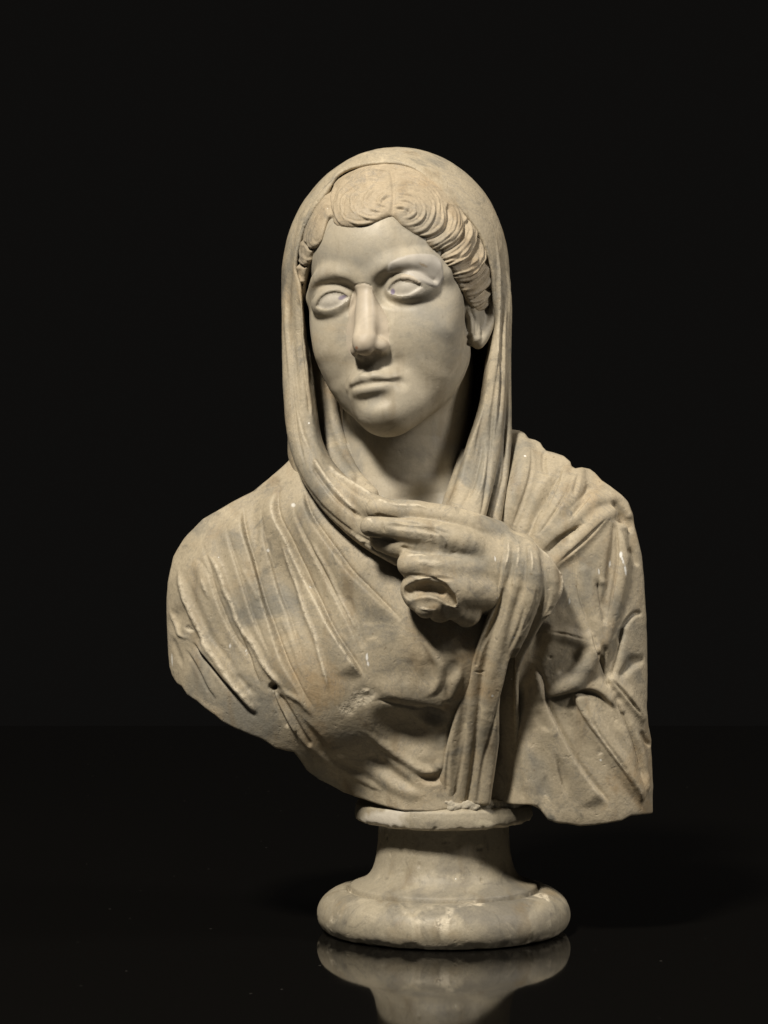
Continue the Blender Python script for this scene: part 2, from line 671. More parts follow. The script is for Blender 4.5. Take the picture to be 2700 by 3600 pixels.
MARBLE = marble("weathered_marble", (.43, .36, .25), (.25, .226, .178), (.40, .29, .165), mott=1.25)
HEADMAT = marble("face_marble", (.445, .385, .285), (.325, .295, .24), (.42, .325, .205), rough=.56, mott=1.0, grainy=.45, speck=.2, vein=.35)
HAIRMAT = marble("hair_marble", (.44, .355, .24), (.32, .275, .205), (.43, .31, .18), mott=1.1)
SOCLEMAT = marble("socle_marble", (.39, .335, .24), (.205, .182, .142), (.34, .26, .155), rough=.5, mott=1.3, grainy=.8, vein=.5)
REPAIR = marble("repair_marble", (.48, .405, .305), (.41, .365, .295), (.47, .35, .24), rough=.55, mott=.6, grainy=.2, speck=.0, vein=.1)
PATCH = marble("patch_marble", (.46, .415, .35), (.37, .34, .295), (.45, .385, .29), rough=.5, mott=.7, grainy=.2, speck=.1, vein=.2)
MORTAR = marble("mortar", (.44, .385, .29), (.30, .265, .205), (.34, .28, .19), rough=.85, mott=.6, grainy=1.6, speck=0)
EYEMAT = marble("eye_marble", (.53, .475, .385), (.44, .40, .34), (.50, .42, .30), rough=.5, mott=.7, grainy=.3, speck=0, vein=.3)

# ------------------------------------------------------------------ the bust
bust = bpy.data.objects.new("marble_bust", None)
COL.objects.link(bust)
bust["label"] = "veiled marble bust of a woman holding her mantle, on a round socle"
bust["category"] = "bust"

# ---- head: built in its own frame (x to the viewer's right, y out of the face, z up the face), origin at the nose root
YAW, ROLL = math.radians(21), math.radians(7)
_r = np.array([math.cos(YAW), -math.sin(YAW), 0])
_f = np.array([-math.sin(YAW), -math.cos(YAW), 0])
_u = np.array([0, 0, 1.0])
HR = np.stack([_r * math.cos(ROLL) + _u * math.sin(ROLL), _f, _u * math.cos(ROLL) - _r * math.sin(ROLL)], 1).astype(F)
HO = P(1280, 1008, -105)


def to_local(p):
    return (p - HO) @ HR


def mirror(pts, s):
    return [[s * a[0]] + list(a[1:]) for a in pts]


def head_sdf(p):
    q = to_local(p)
    d = ell(q, (0, -92, 22), (72, 92, 90))                         # skull
    d = smin(d, ell(q, (0, -62, 34), (64, 62, 56)), 18)            # forehead
    d = smin(d, ell(q, (0, -60, -44), (64, 60, 70)), 16)           # face mask
    d = smin(d, ell(q, (3, -19, -107), (18.5, 23, 19)), 22)          # chin
    for s in (-1, 1):
        d = smin(d, tube(q, mirror([(8, -21, -105, 16.5), (28, -43, -92, 16.5 if s < 0 else 19), (42, -70, -62, 14 if s < 0 else 16.5)], s)), 24)   # jaw
        d = smin(d, ell(q, (s * 42, -34, -40), (23, 22, 32)), 20)  # cheek
        d = smin(d, ell(q, (s * 35, -46, -70), (19, 25, 24)), 16)
        d = smin(d, ell(q, (s * 56, -48, -14), (13, 18, 24)), 16)  # cheekbone and outer orbit
        d = smin(d, tube(q, mirror([(6, -8.5, 8, 8), (24, -5, 14.5, 7.5), (44, -12.5, 15.5, 7.5), (60, -34, 3, 8)], s), step=6), 9)  # brow
    for s in (-1, 1):                                              # sockets
        d = smax(d, -ell(q, (s * 34, 5, -5), (24, 17, 13)), 10)
        d = smax(d, -ell(q, (s * 19.5, 5, -6.5), (9, 18, 11)), 8)
    # nose
    n = tube(q, [(0, -13, 13, 7), (0, -7, 2, 6.2)], step=6)
    for s in (-1, 1):
        n = smin(n, tube(q, mirror([(2.0, -10, 7, 4.8), (2.4, -2.2, -6, 4.8), (3.0, 6.6, -28, 5.2), (3.8, 13.6, -46, 6.6)], s), step=6), 4)
    n = smin(n, ell(q, (0, 13.8, -52), (9.8, 10.6, 9.6)), 6)
    n = smin(n, ell(q, (0, -5, -38), (13.2, 13, 28)), 8)
    for s in (-1, 1):
        n = smin(n, ell(q, (s * 10.6, 3, -54.5), (6.6, 10.6, 7.2)), 4.5)
    d = smin(d, n, 4.5)
    for s in (-1, 1):
        d = smax(d, -ell(q, (s * 7.0, 8, -62.8), (4.0, 7.5, 5.2)), 1.8)
    # mouth
    d = smin(d, ell(q, (-2, -22, -84), (28, 28, 18)), 14)
    m = q + np.array([3, 0, 0], F)
    d = smin(d, tube(m, [(-26, -9, -85, 1.6), (-13, 2.6, -81.6, 3.4), (-5, 6.6, -79.4, 4.3), (0, 6.2, -80.4, 4.2), (5, 6.6, -79.4, 4.3), (13, 2.6, -81.6, 3.4), (26, -9, -85, 1.6)], step=4), 5)
    d = smin(d, tube(m, [(-20, -6, -88.4, 2.2), (-9, 3.4, -90.8, 5.2), (0, 5.6, -91.4, 5.8), (9, 3.4, -90.8, 5.2), (20, -6, -88.4, 2.2)], step=4), 5)
    d = smax(d, -tube(m, [(-25, -3, -85.8, .9), (-13, 7.0, -85.5, 1.4), (0, 11, -85.2, 1.4), (13, 7.0, -85.5, 1.4), (25, -3, -85.8, .9)], step=4), 2.4)
    for s in (-1, 1):                                              # corners of the mouth
        d = smax(d, -ell(m, (s * 27, 0, -86.5), (3, 4.2, 2.6)), 9)
    d = smax(d, -tube(m, [(-12, 10.5, -100, 4), (0, 12.5, -100.5, 5), (12, 10.5, -100, 4)], step=4), 8)     # below the lower lip
    d = smax(d, -tube(m, [(0, 14.5, -67, 3), (0, 14.6, -75, 3)], step=4), 4)    # philtrum
    # eyes: a ball, and lids that are a thicker shell of the same ball with an almond cut out of it
    for s in (-1, 1):
        c = (s * (33.6 if s < 0 else 35), -23.8, -7.5 if s < 0 else -6.5)
        d = smin(d, ell(q, c, (24, 21, 17.5)) + .2, 2)
        ax, az = (q[:, 0] - c[0]) * s, q[:, 2] - c[2]
        az = az + ax * (.10 if s < 0 else .02)
        top = np.sqrt(ax ** 2 + (az + 11.5) ** 2) - 20.3
        bot = np.sqrt(ax ** 2 + (az - 16.0) ** 2) - 23.6
        alm = smax(top, bot, 1.0)
        lid = smax(ell(q, (c[0], c[1], c[2] + 2.0), (25.6, 23.4, 18.8)), -alm, 1.2)
        lid = smax(lid, ell(q, c, (30, 40, 17.5)), 4)
        d = smin(d, lid, 5)
        d = smax(d, -tube(q, mirror([(17, 2, 1, 2), (26, 4.5, 8.6, 2.4), (38, 4, 9.8, 2.6), (50, -6, 5.5, 2.2), (58, -17, -2, 1.6)], s), step=4), 5)   # crease above the lid
    d = smin(d, ptube(p, [(1392, 950, -101, 7), (1430, 924, -103, 10), (1490, 926, -100, 12), (1535, 960, -94, 11), (1546, 992, -90, 7)], step=6), 5)      # the patched brow
    # right ear
    ear = tube(q, [(66, -78, -6, 5), (76, -88, 2, 5), (83, -102, -4, 5), (82, -104, -24, 5), (76, -96, -42, 5), (70, -84, -54, 6), (68, -78, -50, 5)], step=5)
    ear = smin(ear, tube(q, [(66, -73, -20, 5.5), (70, -77, -32, 5), (69, -77, -48, 6)], step=5), 4)
    ear = smin(ear, ell(q, (70, -92, -24), (6, 14, 26)), 6)
    d = smin(d, ear, 3)
    # neck
    d = smin(d, ptube(p, [(1445, 1300, -5, 57), (1425, 1550, 0, 60), (1430, 1750, -5, 64), (1450, 1900, -5, 75)], step=25, margin=90), 10)
    d = smin(d, pell(p, 1450, 1960, -10, (120, 62, 60)), 30)
    d = smax(d, -pell(p, 1480, 1775, -70, (14, 12, 12)), 16)       # pit of the neck
    return d


def zoomed(ox, oy, k):
    """outlines were measured on enlargements of the photograph: offset and magnification"""
    def f(pts):
        return [(ox + a[0] / k, oy + a[1] / k) for a in pts]
    return f


# ---- hair: a shell over the skull, carved later
Z1 = zoomed(950, 500, 1.8433)
hairline = Z1([(205, 985), (222, 900), (240, 830), (285, 710), (345, 640), (370, 560), (388, 505), (408, 525), (440, 555), (530, 582), (640, 570), (740, 530), (790, 515), (840, 570), (900, 610), (960, 640),
               (1030, 690), (1100, 735), (1130, 790), (1165, 850), (1190, 900), (1230, 960), (1270, 1030), (1300, 1080), (1320, 1130)])
hair_poly = hairline + [(1700, 1130), (1790, 1090), (1800, 900), (1720, 700), (1600, 560), (1400, 500), (1200, 540), (1060, 660), (1000, 800), (980, 950), (1000, 1040)]
hair_map = poly_sdf(closed(hair_poly))


def hair_sdf(p):
    q = to_local(p)
    d = ell(q, (0, -90, 22), (78, 96, 97))
    d = smin(d, ell(q, (0, -62, 36), (68, 65, 62)), 18)
    d = smin(d, ell(q, (62, -64, 6), (15, 30, 38)), 14)            # mass over the ear
    d = smin(d, ell(q, (-62, -60, 6), (13, 26, 38)), 14)
    c = p - P(1392, 976, 12)
    d = smin(d, ell(c, (0, 0, 0), (101, 102, 115)), 14)
    m = prism(p, hair_map, -80)
    d = d + 3.6 * np.exp(np.minimum(m, 0) / 8)                     # thins towards the hairline
    return smax(d, m, 7)


# ---- veil
veil_poly = [(1025, 1640), (1014, 1540), (1009, 1465), (1000, 1330), (996, 1237), (987, 1100), (985, 1009), (988, 940), (1001, 863), (1018, 800), (1042, 749), (1070, 705), (1107, 659),
             (1150, 615), (1204, 578), (1250, 552), (1302, 534), (1360, 524), (1416, 522), (1480, 532), (1546, 553), (1600, 580), (1644, 610), (1690, 655), (1725, 700), (1748, 750), (1766, 797),
             (1780, 850), (1790, 911), (1794, 985), (1798, 1058), (1802, 1120), (1796, 1200), (1795, 1270), (1797, 1380), (1803, 1497), (1795, 1600), (1780, 1720), (1740, 1900), (1560, 1900), (1300, 1900), (1100, 1750)]
veil_map = poly_sdf(closed(veil_poly))
open_poly = [(1060, 1005), (1042, 930), (1060, 830), (1100, 750), (1150, 680), (1186, 618), (1248, 588), (1373, 580), (1455, 602), (1514, 652), (1579, 717), (1635, 770), (1680, 830), (1706, 890), (1720, 940), (1731, 1042),
             (1742, 1155), (1722, 1269), (1710, 1361), (1693, 1443), (1655, 1540), (1630, 1620), (1610, 1720), (1590, 1900), (1300, 1900), (1180, 1720), (1115, 1600), (1098, 1500), (1085, 1350), (1074, 1237), (1066, 1100)]
open_map = poly_sdf(closed(open_poly))


def collar_sdf(p):
    """the mantle's edge running from the veil round the neck"""
    d = ptube(p, [(1030, 1050, -18, 7), (1036, 1250, -34, 11), (1048, 1400, -46, 13), (1068, 1540, -57, 14), (1112, 1655, -72, 15), (1195, 1765, -88, 16), (1310, 1868, -102, 16), (1440, 1945, -112, 15)], step=8)
    d = smin(d, ptube(p, [(1066, 1240, -36, 6), (1082, 1420, -48, 7), (1096, 1540, -56, 8), (1130, 1630, -66, 9), (1185, 1700, -82, 10), (1255, 1752, -98, 11), (1340, 1795, -112, 12), (1500, 1830, -114, 14)], step=8), 5)
    d2 = ptube(p, [(1104, 1260, 0, 8), (1122, 1400, -8, 8), (1142, 1500, -18, 8), (1174, 1600, -36, 8), (1228, 1690, -60, 8)], step=8)
    d2 = smin(d2, ptube(p, [(1150, 1360, -2, 7), (1172, 1480, -14, 7), (1198, 1570, -28, 7), (1238, 1665, -48, 7), (1300, 1740, -70, 8)], step=8), 2.5)
    d2 = smin(d2, ptube(p, [(1125, 1240, 14, 14), (1150, 1430, 8, 16), (1200, 1590, -8, 16), (1270, 1720, -38, 14)], step=12), 4)
    d = smin(d, d2, 2)
    r = ptube(p, [(1762, 1000, -20, 6), (1752, 1200, -36, 8), (1742, 1400, -47, 9), (1726, 1560, -58, 9.5), (1700, 1680, -72, 10), (1668, 1800, -90, 11), (1640, 1900, -100, 12)], step=8)
    r = smin(r, ptube(p, [(1734, 1280, -36, 6), (1716, 1420, -45, 7), (1690, 1550, -53, 9), (1655, 1680, -68, 10), (1620, 1780, -86, 11), (1600, 1880, -98, 12)], step=8), 4)
    r = smin(r, ptube(p, [(1640, 1600, -44, 7), (1615, 1700, -58, 9), (1590, 1790, -76, 10), (1580, 1860, -90, 10)], step=8), 4)
    r = smin(r, ptube(p, [(1768, 1050, -10, 5), (1766, 1300, -30, 7), (1772, 1500, -40, 7), (1766, 1620, -52, 7), (1745, 1740, -64, 8), (1715, 1900, -80, 9)], step=8), 3)
    return smin(d, r, 4)


def veil_sdf(p):
    c = P(1392, 976, 12)
    qq = p - c
    qq[:, 2] = np.maximum(qq[:, 2], 0)
    d = ell(qq, (0, 0, 0), (107, 108, 121))
    hol = ell(qq, (0, 0, 0), (93, 92, 106))
    d = smax(d, prism(p, veil_map, 5), 6)
    cut = smax(prism(p, open_map, -50), p[:, 1] - 20, 4)
    d = smax(d, -smin(hol, cut, 4), 5)
    return smin(d, collar_sdf(p), 9)


# ---- torso under the mantle
torso_poly = [(1025, 1608), (973, 1660), (895, 1725), (814, 1766), (716, 1823), (651, 1888), (610, 1953), (591, 2050), (587, 2120), (589, 2197), (592, 2280), (596, 2344), (607, 2372), (627, 2400), (646, 2407), (667, 2436),
              (700, 2455), (730, 2478), (765, 2500), (790, 2520), (830, 2540), (879, 2560), (930, 2580), (976, 2612), (1040, 2625), (1058, 2650), (1080, 2690), (1123, 2728), (1204, 2777), (1253, 2790), (1320, 2806), (1420, 2822), (1520, 2822),
              (1560, 2816), (1700, 2808), (1855, 2800), (1880, 2815), (1905, 2850), (1937, 2864), (1970, 2868), (2018, 2878), (2090, 2873), (2165, 2864), (2200, 2848), (2287, 2850),
              (2286, 2702), (2280, 2620), (2282, 2590), (2270, 2540), (2262, 2480), (2265, 2360), (2262, 2260), (2259, 2165), (2252, 2050), (2244, 1953), (2228, 1890), (2216, 1840), (2213, 1805), (2197, 1765), (2170, 1738), (2132, 1709), (2105, 1690), (2083, 1662), (2064, 1648),
              (2034, 1642), (2012, 1648), (2000, 1640), (1998, 1625), (1975, 1602), (1940, 1590), (1915, 1584), (1905, 1572), (1898, 1556), (1880, 1546), (1856, 1540), (1846, 1522), (1825, 1511), (1795, 1507),
              (1700, 1480), (1400, 1550), (1100, 1560)]
torso_map = poly_sdf(torso_poly)


def torso_base(p):
    d = pell(p, 1430, 2260, 15, (148, 92, 158))
    d = smin(d, pell(p, 915, 2240, 15, (90, 80, 138)), 40)
    d = smin(d, pell(p, 1010, 2420, 5, (80, 74, 90)), 40)
    d = smin(d, ptube(p, [(1230, 1690, 20, 62), (1060, 1850, 18, 66), (880, 2040, 15, 68)], step=30, margin=85), 40)
    d = smin(d, pell(p, 1935, 2010, 10, (88, 80, 118)), 40)
    d = smin(d, ptube(p, [(1720, 1680, 20, 58), (1900, 1850, 12, 70)], step=30, margin=85), 40)
    d = smin(d, ptube(p, [(2010, 1950, 0, 70), (2040, 2300, -5, 68), (2060, 2800, 0, 66)], step=30, margin=85), 34)
    d = smin(d, pell(p, 1270, 2330, -48, (72, 58, 74)), 44)      # breast
    d = smin(d, pell(p, 1690, 2230, -38, (70, 60, 70)), 44)
    d = smin(d, pell(p, 1580, 2235, -78, (50, 42, 56)), 36)
    d = smin(d, ptube(p, [(1590, 2330, -70, 16), (1545, 2520, -62, 17), (1510, 2680, -52, 19), (1490, 2840, -40, 22)], step=30, margin=85), 26)
    d = smin(d, ptube(p, [(1900, 2330, -42, 34), (1890, 2560, -40, 38), (1890, 2830, -36, 38)], step=30, margin=85), 24)
    d = smin(d, ptube(p, [(1450, 2450, 12, 82), (1500, 2650, 6, 75), (1530, 2850, -6, 70)], step=30, margin=85), 30)
    d = smin(d, ptube(p, [(1130, 1820, -32, 40), (1320, 2000, -62, 42), (1440, 2160, -66, 44), (1480, 2330, -52, 44)], step=30, margin=85), 34)
    d = smax(d, prism(p, torso_map, -5) - 0.5 + 1.8 * noise(p, 8.0, 5.0) + 1.4 * noise(p, 21.0, 2.0), 2.0)
    d = smin(d, pell(p, 1995, 2290, -52, (36, 22, 30)), 22)      # cloth bunched over the elbow
    # the hollow between the hanging folds and the arm
    d = smax(d, -cleft(p), 4)
    d = smax(d, -ptube(p, [(1900, 2230, -88, 7), (1862, 2330, -92, 9), (1840, 2450, -84, 8), (1838, 2600, -78, 6)], step=20), 8)
    return d


def cleft(p):
    d = None
    for k in range(4):
        e = ptube(p, [(1815, 2290, -130 + 11 * k, 3), (1796, 2335, -124 + 11 * k, 5), (1784, 2403, -118 + 11 * k, 6.5), (1781, 2494, -114 + 11 * k, 7.5), (1782, 2607, -108 + 11 * k, 7.5), (1772, 2697, -103 + 11 * k, 8), (1757, 2830, -98 + 11 * k, 9)], step=12)
        d = e if d is None else smin(d, e, 3)
    return d


def drape(sdf, pts, sink=.35):
    """lay a fold on a form: rows photo x, photo y, radius -> rows with the depth at which the form is met there"""
    out = []
    ys = np.linspace(-150, 60, 421).astype(F)
    for px, py, r in pts:
        k = MMPX * (1 + ys / CAM_D)
        q = np.stack([(px - 1350) * k, ys, CAM_Z - (py - HZ) * k], 1).astype(F)
        hit = np.nonzero(sdf(q) < 0)[0]
        y = float(ys[hit[0]]) if len(hit) else out[-1][2] if out else 0.0
        out.append((px, py, y + r * sink, r))
    return out


ARM_RIDGES = [drape(torso_base, [(a, b, r * (.6 if i in (0, len(c) - 1) else 1)) for i, (a, b, r) in enumerate(c)]) for c in (
    [(1830, 1545, 10), (1842, 1640, 12), (1812, 1750, 13), (1760, 1880, 12)],
    [(1996, 1650, 5), (1958, 1740, 6), (1905, 1850, 6), (1870, 1920, 5)],
    [(2036, 1660, 8), (2012, 1730, 9), (1970, 1805, 8), (1905, 1890, 7)],
    [(2150, 1752, 6), (2085, 1762, 7), (2020, 1825, 7), (1950, 1880, 6), (1895, 1930, 6)],
    [(2150, 1800, 6), (2100, 1828, 7), (2050, 1880, 8), (1995, 1935, 8), (1940, 1990, 7)],
    [(2120, 1705, 6), (2180, 1755, 7), (2206, 1810, 6)],
    [(2188, 1860, 6), (2186, 1960, 7), (2172, 2060, 7), (2150, 2160, 6), (2128, 2260, 4)],
    [(2052, 2010, 4), (2068, 2090, 5), (2088, 2170, 5), (2112, 2250, 4)],
    [(2074, 2240, 5), (2082, 2290, 8), (2058, 2340, 9), (2010, 2385, 8), (1960, 2408, 7), (1910, 2432, 5)],
    [(1925, 2228, 3), (1990, 2236, 5), (2070, 2262, 5)],
    [(2030, 2440, 4), (2060, 2510, 5), (2110, 2590, 6), (2160, 2660, 6), (2205, 2725, 6), (2250, 2800, 6)],
    [(2150, 2390, 4), (2205, 2450, 6), (2255, 2520, 6)],
    [(2160, 2450, 4), (2205, 2550, 6), (2245, 2650, 6), (2268, 2760, 6)],
    [(1868, 2420, 4), (1850, 2520, 6), (1852, 2640, 6), (1866, 2760, 6), (1876, 2820, 5)])]
ARM_GROOVES = [drape(torso_base, [(a, b, r * (.45 if i in (0, len(c) - 1) else 1.25)) for i, (a, b, r) in enumerate(c)], -.28) for c in (
    [(1968, 1665, 5), (1938, 1735, 7), (1895, 1830, 7), (1862, 1910, 6)],
    [(2070, 1715, 5), (2040, 1768, 6), (1990, 1838, 4)],
    [(2062, 1836, 4), (2000, 1872, 5), (1930, 1930, 5)],
    [(2160, 1775, 5), (2195, 1815, 6), (2212, 1850, 5)],
    [(2164, 1860, 3), (2164, 1960, 4), (2150, 2060, 4), (2128, 2180, 4)],
    [(1980, 2360, 4), (2030, 2320, 5), (2056, 2280, 4)],
    [(2096, 2230, 3), (2115, 2310, 4), (2135, 2400, 4)],
    [(2190, 2230, 3), (2165, 2310, 4), (2142, 2400, 4)],
    [(2255, 2320, 3), (2225, 2330, 3.5), (2190, 2370, 3)])]


def torso_sdf(p):
    d = torso_base(p)
    for c in ARM_GROOVES:
        d = smax(d, -ptube(p, c, step=10, margin=20), 6)
    for c in ARM_RIDGES:
        d = smin(d, ptube(p, c, step=10, margin=20), 6)
    return smax(d, prism(p, torso_map, -5) + .6, 2)


# ---- forearm wrapped in the mantle, with the folds hanging from it
cuff_poly = [(1740, 1850), (1790, 1868), (1850, 1890), (1905, 1935), (1950, 1985), (1975, 2030), (1972, 2080), (1950, 2130), (1905, 2190), (1870, 2260), (1840, 2330), (1830, 2420), (1840, 2560), (1860, 2700), (1880, 2825),
             (1550, 2845), (1560, 2700), (1590, 2560), (1630, 2420), (1668, 2290), (1700, 2190), (1738, 2080), (1752, 1990)]
cuff_map = poly_sdf(closed(cuff_poly))


def cuff_sdf(p):
    p = p - np.array([0, 8, 0], F)
    d = ptube(p, [(1775, 1985, -113, 30), (1850, 2025, -110, 35), (1925, 2095, -92, 36)], step=12)
    d = smin(d, ptube(p, [(1800, 2060, -108, 29), (1790, 2180, -104, 22), (1760, 2300, -98, 17), (1715, 2500, -86, 16), (1690, 2840, -54, 15)], step=14), 12)
    d = smin(d, ptube(p, [(1640, 2400, -88, 14), (1610, 2600, -78, 18), (1600, 2840, -54, 18)], step=14), 10)
    ribs = [[(1790, 1880, -128, 8), (1786, 1950, -138, 9), (1764, 2018, -142, 9), (1745, 2104, -138, 9), (1721, 2172, -132, 10), (1697, 2250, -126, 11), (1672, 2349, -118, 11), (1661, 2471, -112, 10), (1656, 2544, -109, 9), (1640, 2652, -104, 10), (1622, 2815, -98, 10)],
            [(1672, 2227, -108, 11), (1652, 2313, -108, 12), (1629, 2403, -106, 13), (1607, 2494, -104, 14), (1591, 2584, -102, 14), (1579, 2675, -100, 13), (1573, 2815, -98, 13)],
            [(1822, 1900, -130, 8), (1822, 1979, -140, 9), (1812, 2056, -142, 10), (1793, 2128, -138, 10), (1774, 2201, -134, 10), (1755, 2268, -129, 11), (1736, 2358, -122, 12), (1712, 2516, -114, 11), (1696, 2652, -107, 9), (1676, 2815, -101, 9)],
            [(1861, 1905, -128, 10), (1870, 1979, -140, 12), (1868, 2066, -142, 13), (1850, 2143, -139, 13), (1820, 2220, -132, 13), (1788, 2290, -124, 12), (1754, 2400, -118, 11), (1738, 2540, -112, 11), (1728, 2675, -106, 11), (1710, 2815, -102, 12)],
            [(1892, 1930, -120, 11), (1922, 2010, -130, 13), (1926, 2080, -130, 14), (1905, 2150, -126, 15), (1868, 2215, -118, 14), (1838, 2280, -108, 12), (1813, 2349, -97, 10), (1804, 2403, -92, 10), (1813, 2516, -88, 10), (1822, 2607, -85, 10), (1828, 2690, -84, 11), (1834, 2810, -84, 11)]]
    for r in ribs:
        r = [(a, b, y + max(0, b - 2400) * .062, w * .72) for a, b, y, w in r]
        d = smin(d, ptube(p, r, step=8), 3.2)
    d = smax(d, prism(p, cuff_map, -112), 4)
    d = smax(d, -cleft(p), 2)
    return d


# ---- hand
def hand_sdf(p):
    p = p - np.array([0, 10, 0], F)
    d = ptube(p, [(1800, 1990, -112, 30), (1700, 1985, -122, 28), (1635, 1965, -128, 23)], step=8)
    d = smin(d, ptube(p, [(1760, 2055, -116, 29), (1690, 2062, -122, 24), (1620, 2055, -130, 17)], step=8), 12)
    d = smin(d, ptube(p, [(1740, 1890, -116, 16), (1640, 1852, -131, 14), (1560, 1822, -135, 12), (1500, 1808, -134, 10.5), (1460, 1801, -134, 10.8), (1380, 1792, -130, 9.5), (1322, 1787, -126, 9.5)], step=6), 6)
    d = smin(d, ptube(p, [(1700, 1945, -128, 17), (1620, 1908, -145, 13.5), (1540, 1884, -147, 12), (1470, 1870, -148, 11.6), (1400, 1860, -146, 10), (1345, 1855, -145, 9.6), (1302, 1851, -143, 9)], step=6), 3)
    d = smin(d, ptube(p, [(1640, 1960, -138, 14), (1540, 1938, -142, 13), (1430, 1918, -138, 13), (1345, 1896, -130, 11)], step=6), 4)
    ring = ptube(p, [(1660, 2010, -140, 15.5), (1600, 2003, -150, 13.6), (1540, 1995, -153, 12.6), (1446, 1984, -151, 12)], step=6)
    d = smin(d, ring, 3)
    lit = ptube(p, [(1700, 2085, -134, 18), (1610, 2072, -147, 19), (1540, 2066, -150, 19), (1480, 2072, -147, 17)], step=6)
    lit = smin(lit, ptube(p, [(1446, 2072, -144, 8), (1462, 2108, -148, 9), (1500, 2130, -152, 11), (1530, 2128, -158, 7), (1548, 2142, -148, 12)], step=6), 3)
    lit = smin(lit, ptube(p, [(1565, 2075, -156, 9), (1590, 2110, -154, 10), (1605, 2140, -148, 10), (1640, 2150, -138, 14)], step=6), 4)
    lit = smax(lit, -ptube(p, [(1440, 2084, -158, 6), (1470, 2070, -164, 7.5), (1510, 2064, -168, 8), (1550, 2076, -167, 7.5), (1580, 2100, -163, 6), (1604, 2126, -158, 3)], step=6), 2)
    lit = smax(lit, -ptube(p, [(1474, 2070, -158, 5.5), (1510, 2066, -158, 6.5), (1548, 2078, -158, 5.5)], step=6), 2)
    d = smin(d, lit, 4)
    return d


# ---- socle (turned)
SC = P(1559, 3270, 0)
socle_prof = [(0, 0), (40, 0), (80, 0), (98, 0), (104, .4), (109, 2), (112.6, 5.5), (115.3, 12), (115, 20), (111.5, 28), (105, 34), (98, 37.8), (92, 38.8), (88.8, 38), (87.2, 36.2), (86.2, 37.2), (85.4, 41), (83.5, 43), (77, 45.5), (70.5, 49), (66, 54.5), (63, 62), (61, 73),
              (59.8, 88), (59.5, 98.6), (61, 100.2), (74, 100.4), (79, 101.6), (81, 105), (80.5, 113), (77, 119), (60, 124), (0, 126)]

# ------------------------------------------------------------------ carving, traced over the enlargements
Z2 = zoomed(950, 900, 1.8433)      # face
Z3 = zoomed(550, 1600, 1.8433)     # chest
Z5 = zoomed(560, 1900, 2.765)      # left shoulder
Z6 = zoomed(1000, 2250, 2.37)  
Z7 = zoomed(1700, 1480, 2.765)     # right shoulder
Z8 = zoomed(1550, 2200, 2.212)     # right arm, lower
Z9 = zoomed(1200, 1680, 2.0738)    # (hand)

R_head, R_hair, R_veil, R_mantle, R_sleeve, R_hand = [Relief() for _ in range(6)]

# hair
def lock(A, B, n, amp, seed, **kw):
    R_hair.strands(Z1(A), Z1(B), n, amp, seed=seed, **kw)


bangs = [[(470, 225), (405, 320), (400, 430), (450, 540), (540, 570), (640, 560), (730, 525)], [(520, 290), (462, 370), (465, 450), (520, 510), (600, 535), (690, 512), (760, 500)], [(600, 295), (532, 350), (524, 415), (570, 468), (650, 490), (730, 480)],
         [(700, 285), (640, 325), (612, 380), (650, 430), (740, 445)], [(775, 325), (715, 360), (700, 400), (750, 412)], [(780, 245), (700, 232), (600, 240), (520, 270), (450, 335), (432, 420)], [(780, 205), (680, 190), (560, 205), (470, 255), (420, 330)],
         [(805, 270), (900, 285), (985, 320), (1055, 400), (1062, 480), (1010, 560), (930, 590), (850, 570)], [(808, 320), (890, 328), (962, 370), (1002, 440), (972, 510), (900, 542), (835, 530)], [(808, 372), (870, 375), (930, 410), (942, 452), (900, 484), (835, 480)],
         [(990, 250), (1080, 340), (1122, 440), (1112, 530), (1050, 590), (960, 612), (890, 605)], [(800, 225), (880, 225), (970, 255), (1050, 320), (1090, 400), (1090, 480)], [(800, 185), (880, 190), (960, 215), (1020, 260)], [(805, 420), (860, 420), (890, 440), (850, 460)]]
_rb = np.random.default_rng(5)
for c in bangs:
    c = [(a + _rb.uniform(-6, 6), b + _rb.uniform(-6, 6)) for a, b in c]
    w, g = _rb.uniform(9, 14), _rb.uniform(.7, 1.15)
    R_hair.ridge(Z1(c), w, 1.7 * g, .25, .3)
    for k in (-1, 1):
        o = _rb.uniform(13, 19) * k
        R_hair.ridge(Z1([(a + o * .7, b + o) for a, b in c]), _rb.uniform(4, 7), -1.2 * g, .2, .35)
lock([(1150, 390), (1240, 440), (1265, 540), (1220, 640), (1120, 700), (1020, 720)], [(1110, 360), (1160, 470), (1135, 570), (1050, 625), (960, 640)], 4, 2.4, 5, bulge=1.4, warp=1.5)
lock([(1265, 490), (1330, 590), (1330, 680), (1260, 770), (1170, 800), (1110, 790)], [(1240, 450), (1265, 560), (1225, 650), (1130, 710), (1060, 725)], 4, 2.6, 6, bulge=1.6, warp=1.5)
lock([(1350, 600), (1400, 720), (1385, 820), (1310, 900), (1230, 910), (1170, 880)], [(1330, 590), (1335, 690), (1265, 775), (1180, 805), (1130, 800)], 5, 2.6, 7, bulge=1.6, warp=1.5)
lock([(1400, 730), (1430, 830), (1420, 930), (1350, 1000), (1290, 1020), (1240, 990)], [(1395, 720), (1385, 830), (1320, 905), (1240, 920), (1190, 900)], 5, 2.4, 8, bulge=1.4, warp=1.5)
lock([(1435, 850), (1450, 960), (1410, 1050), (1360, 1100), (1310, 1110)], [(1425, 880), (1420, 940), (1355, 1005), (1300, 1025), (1260, 1010)], 4, 2.0, 9, bulge=1)
lock([(370, 330), (300, 420), (235, 530), (215, 620), (240, 680), (290, 690), (340, 650)], [(385, 430), (330, 500), (290, 580), (280, 630), (300, 650), (330, 630), (350, 600)], 4, 1.6, 10, bulge=.8)
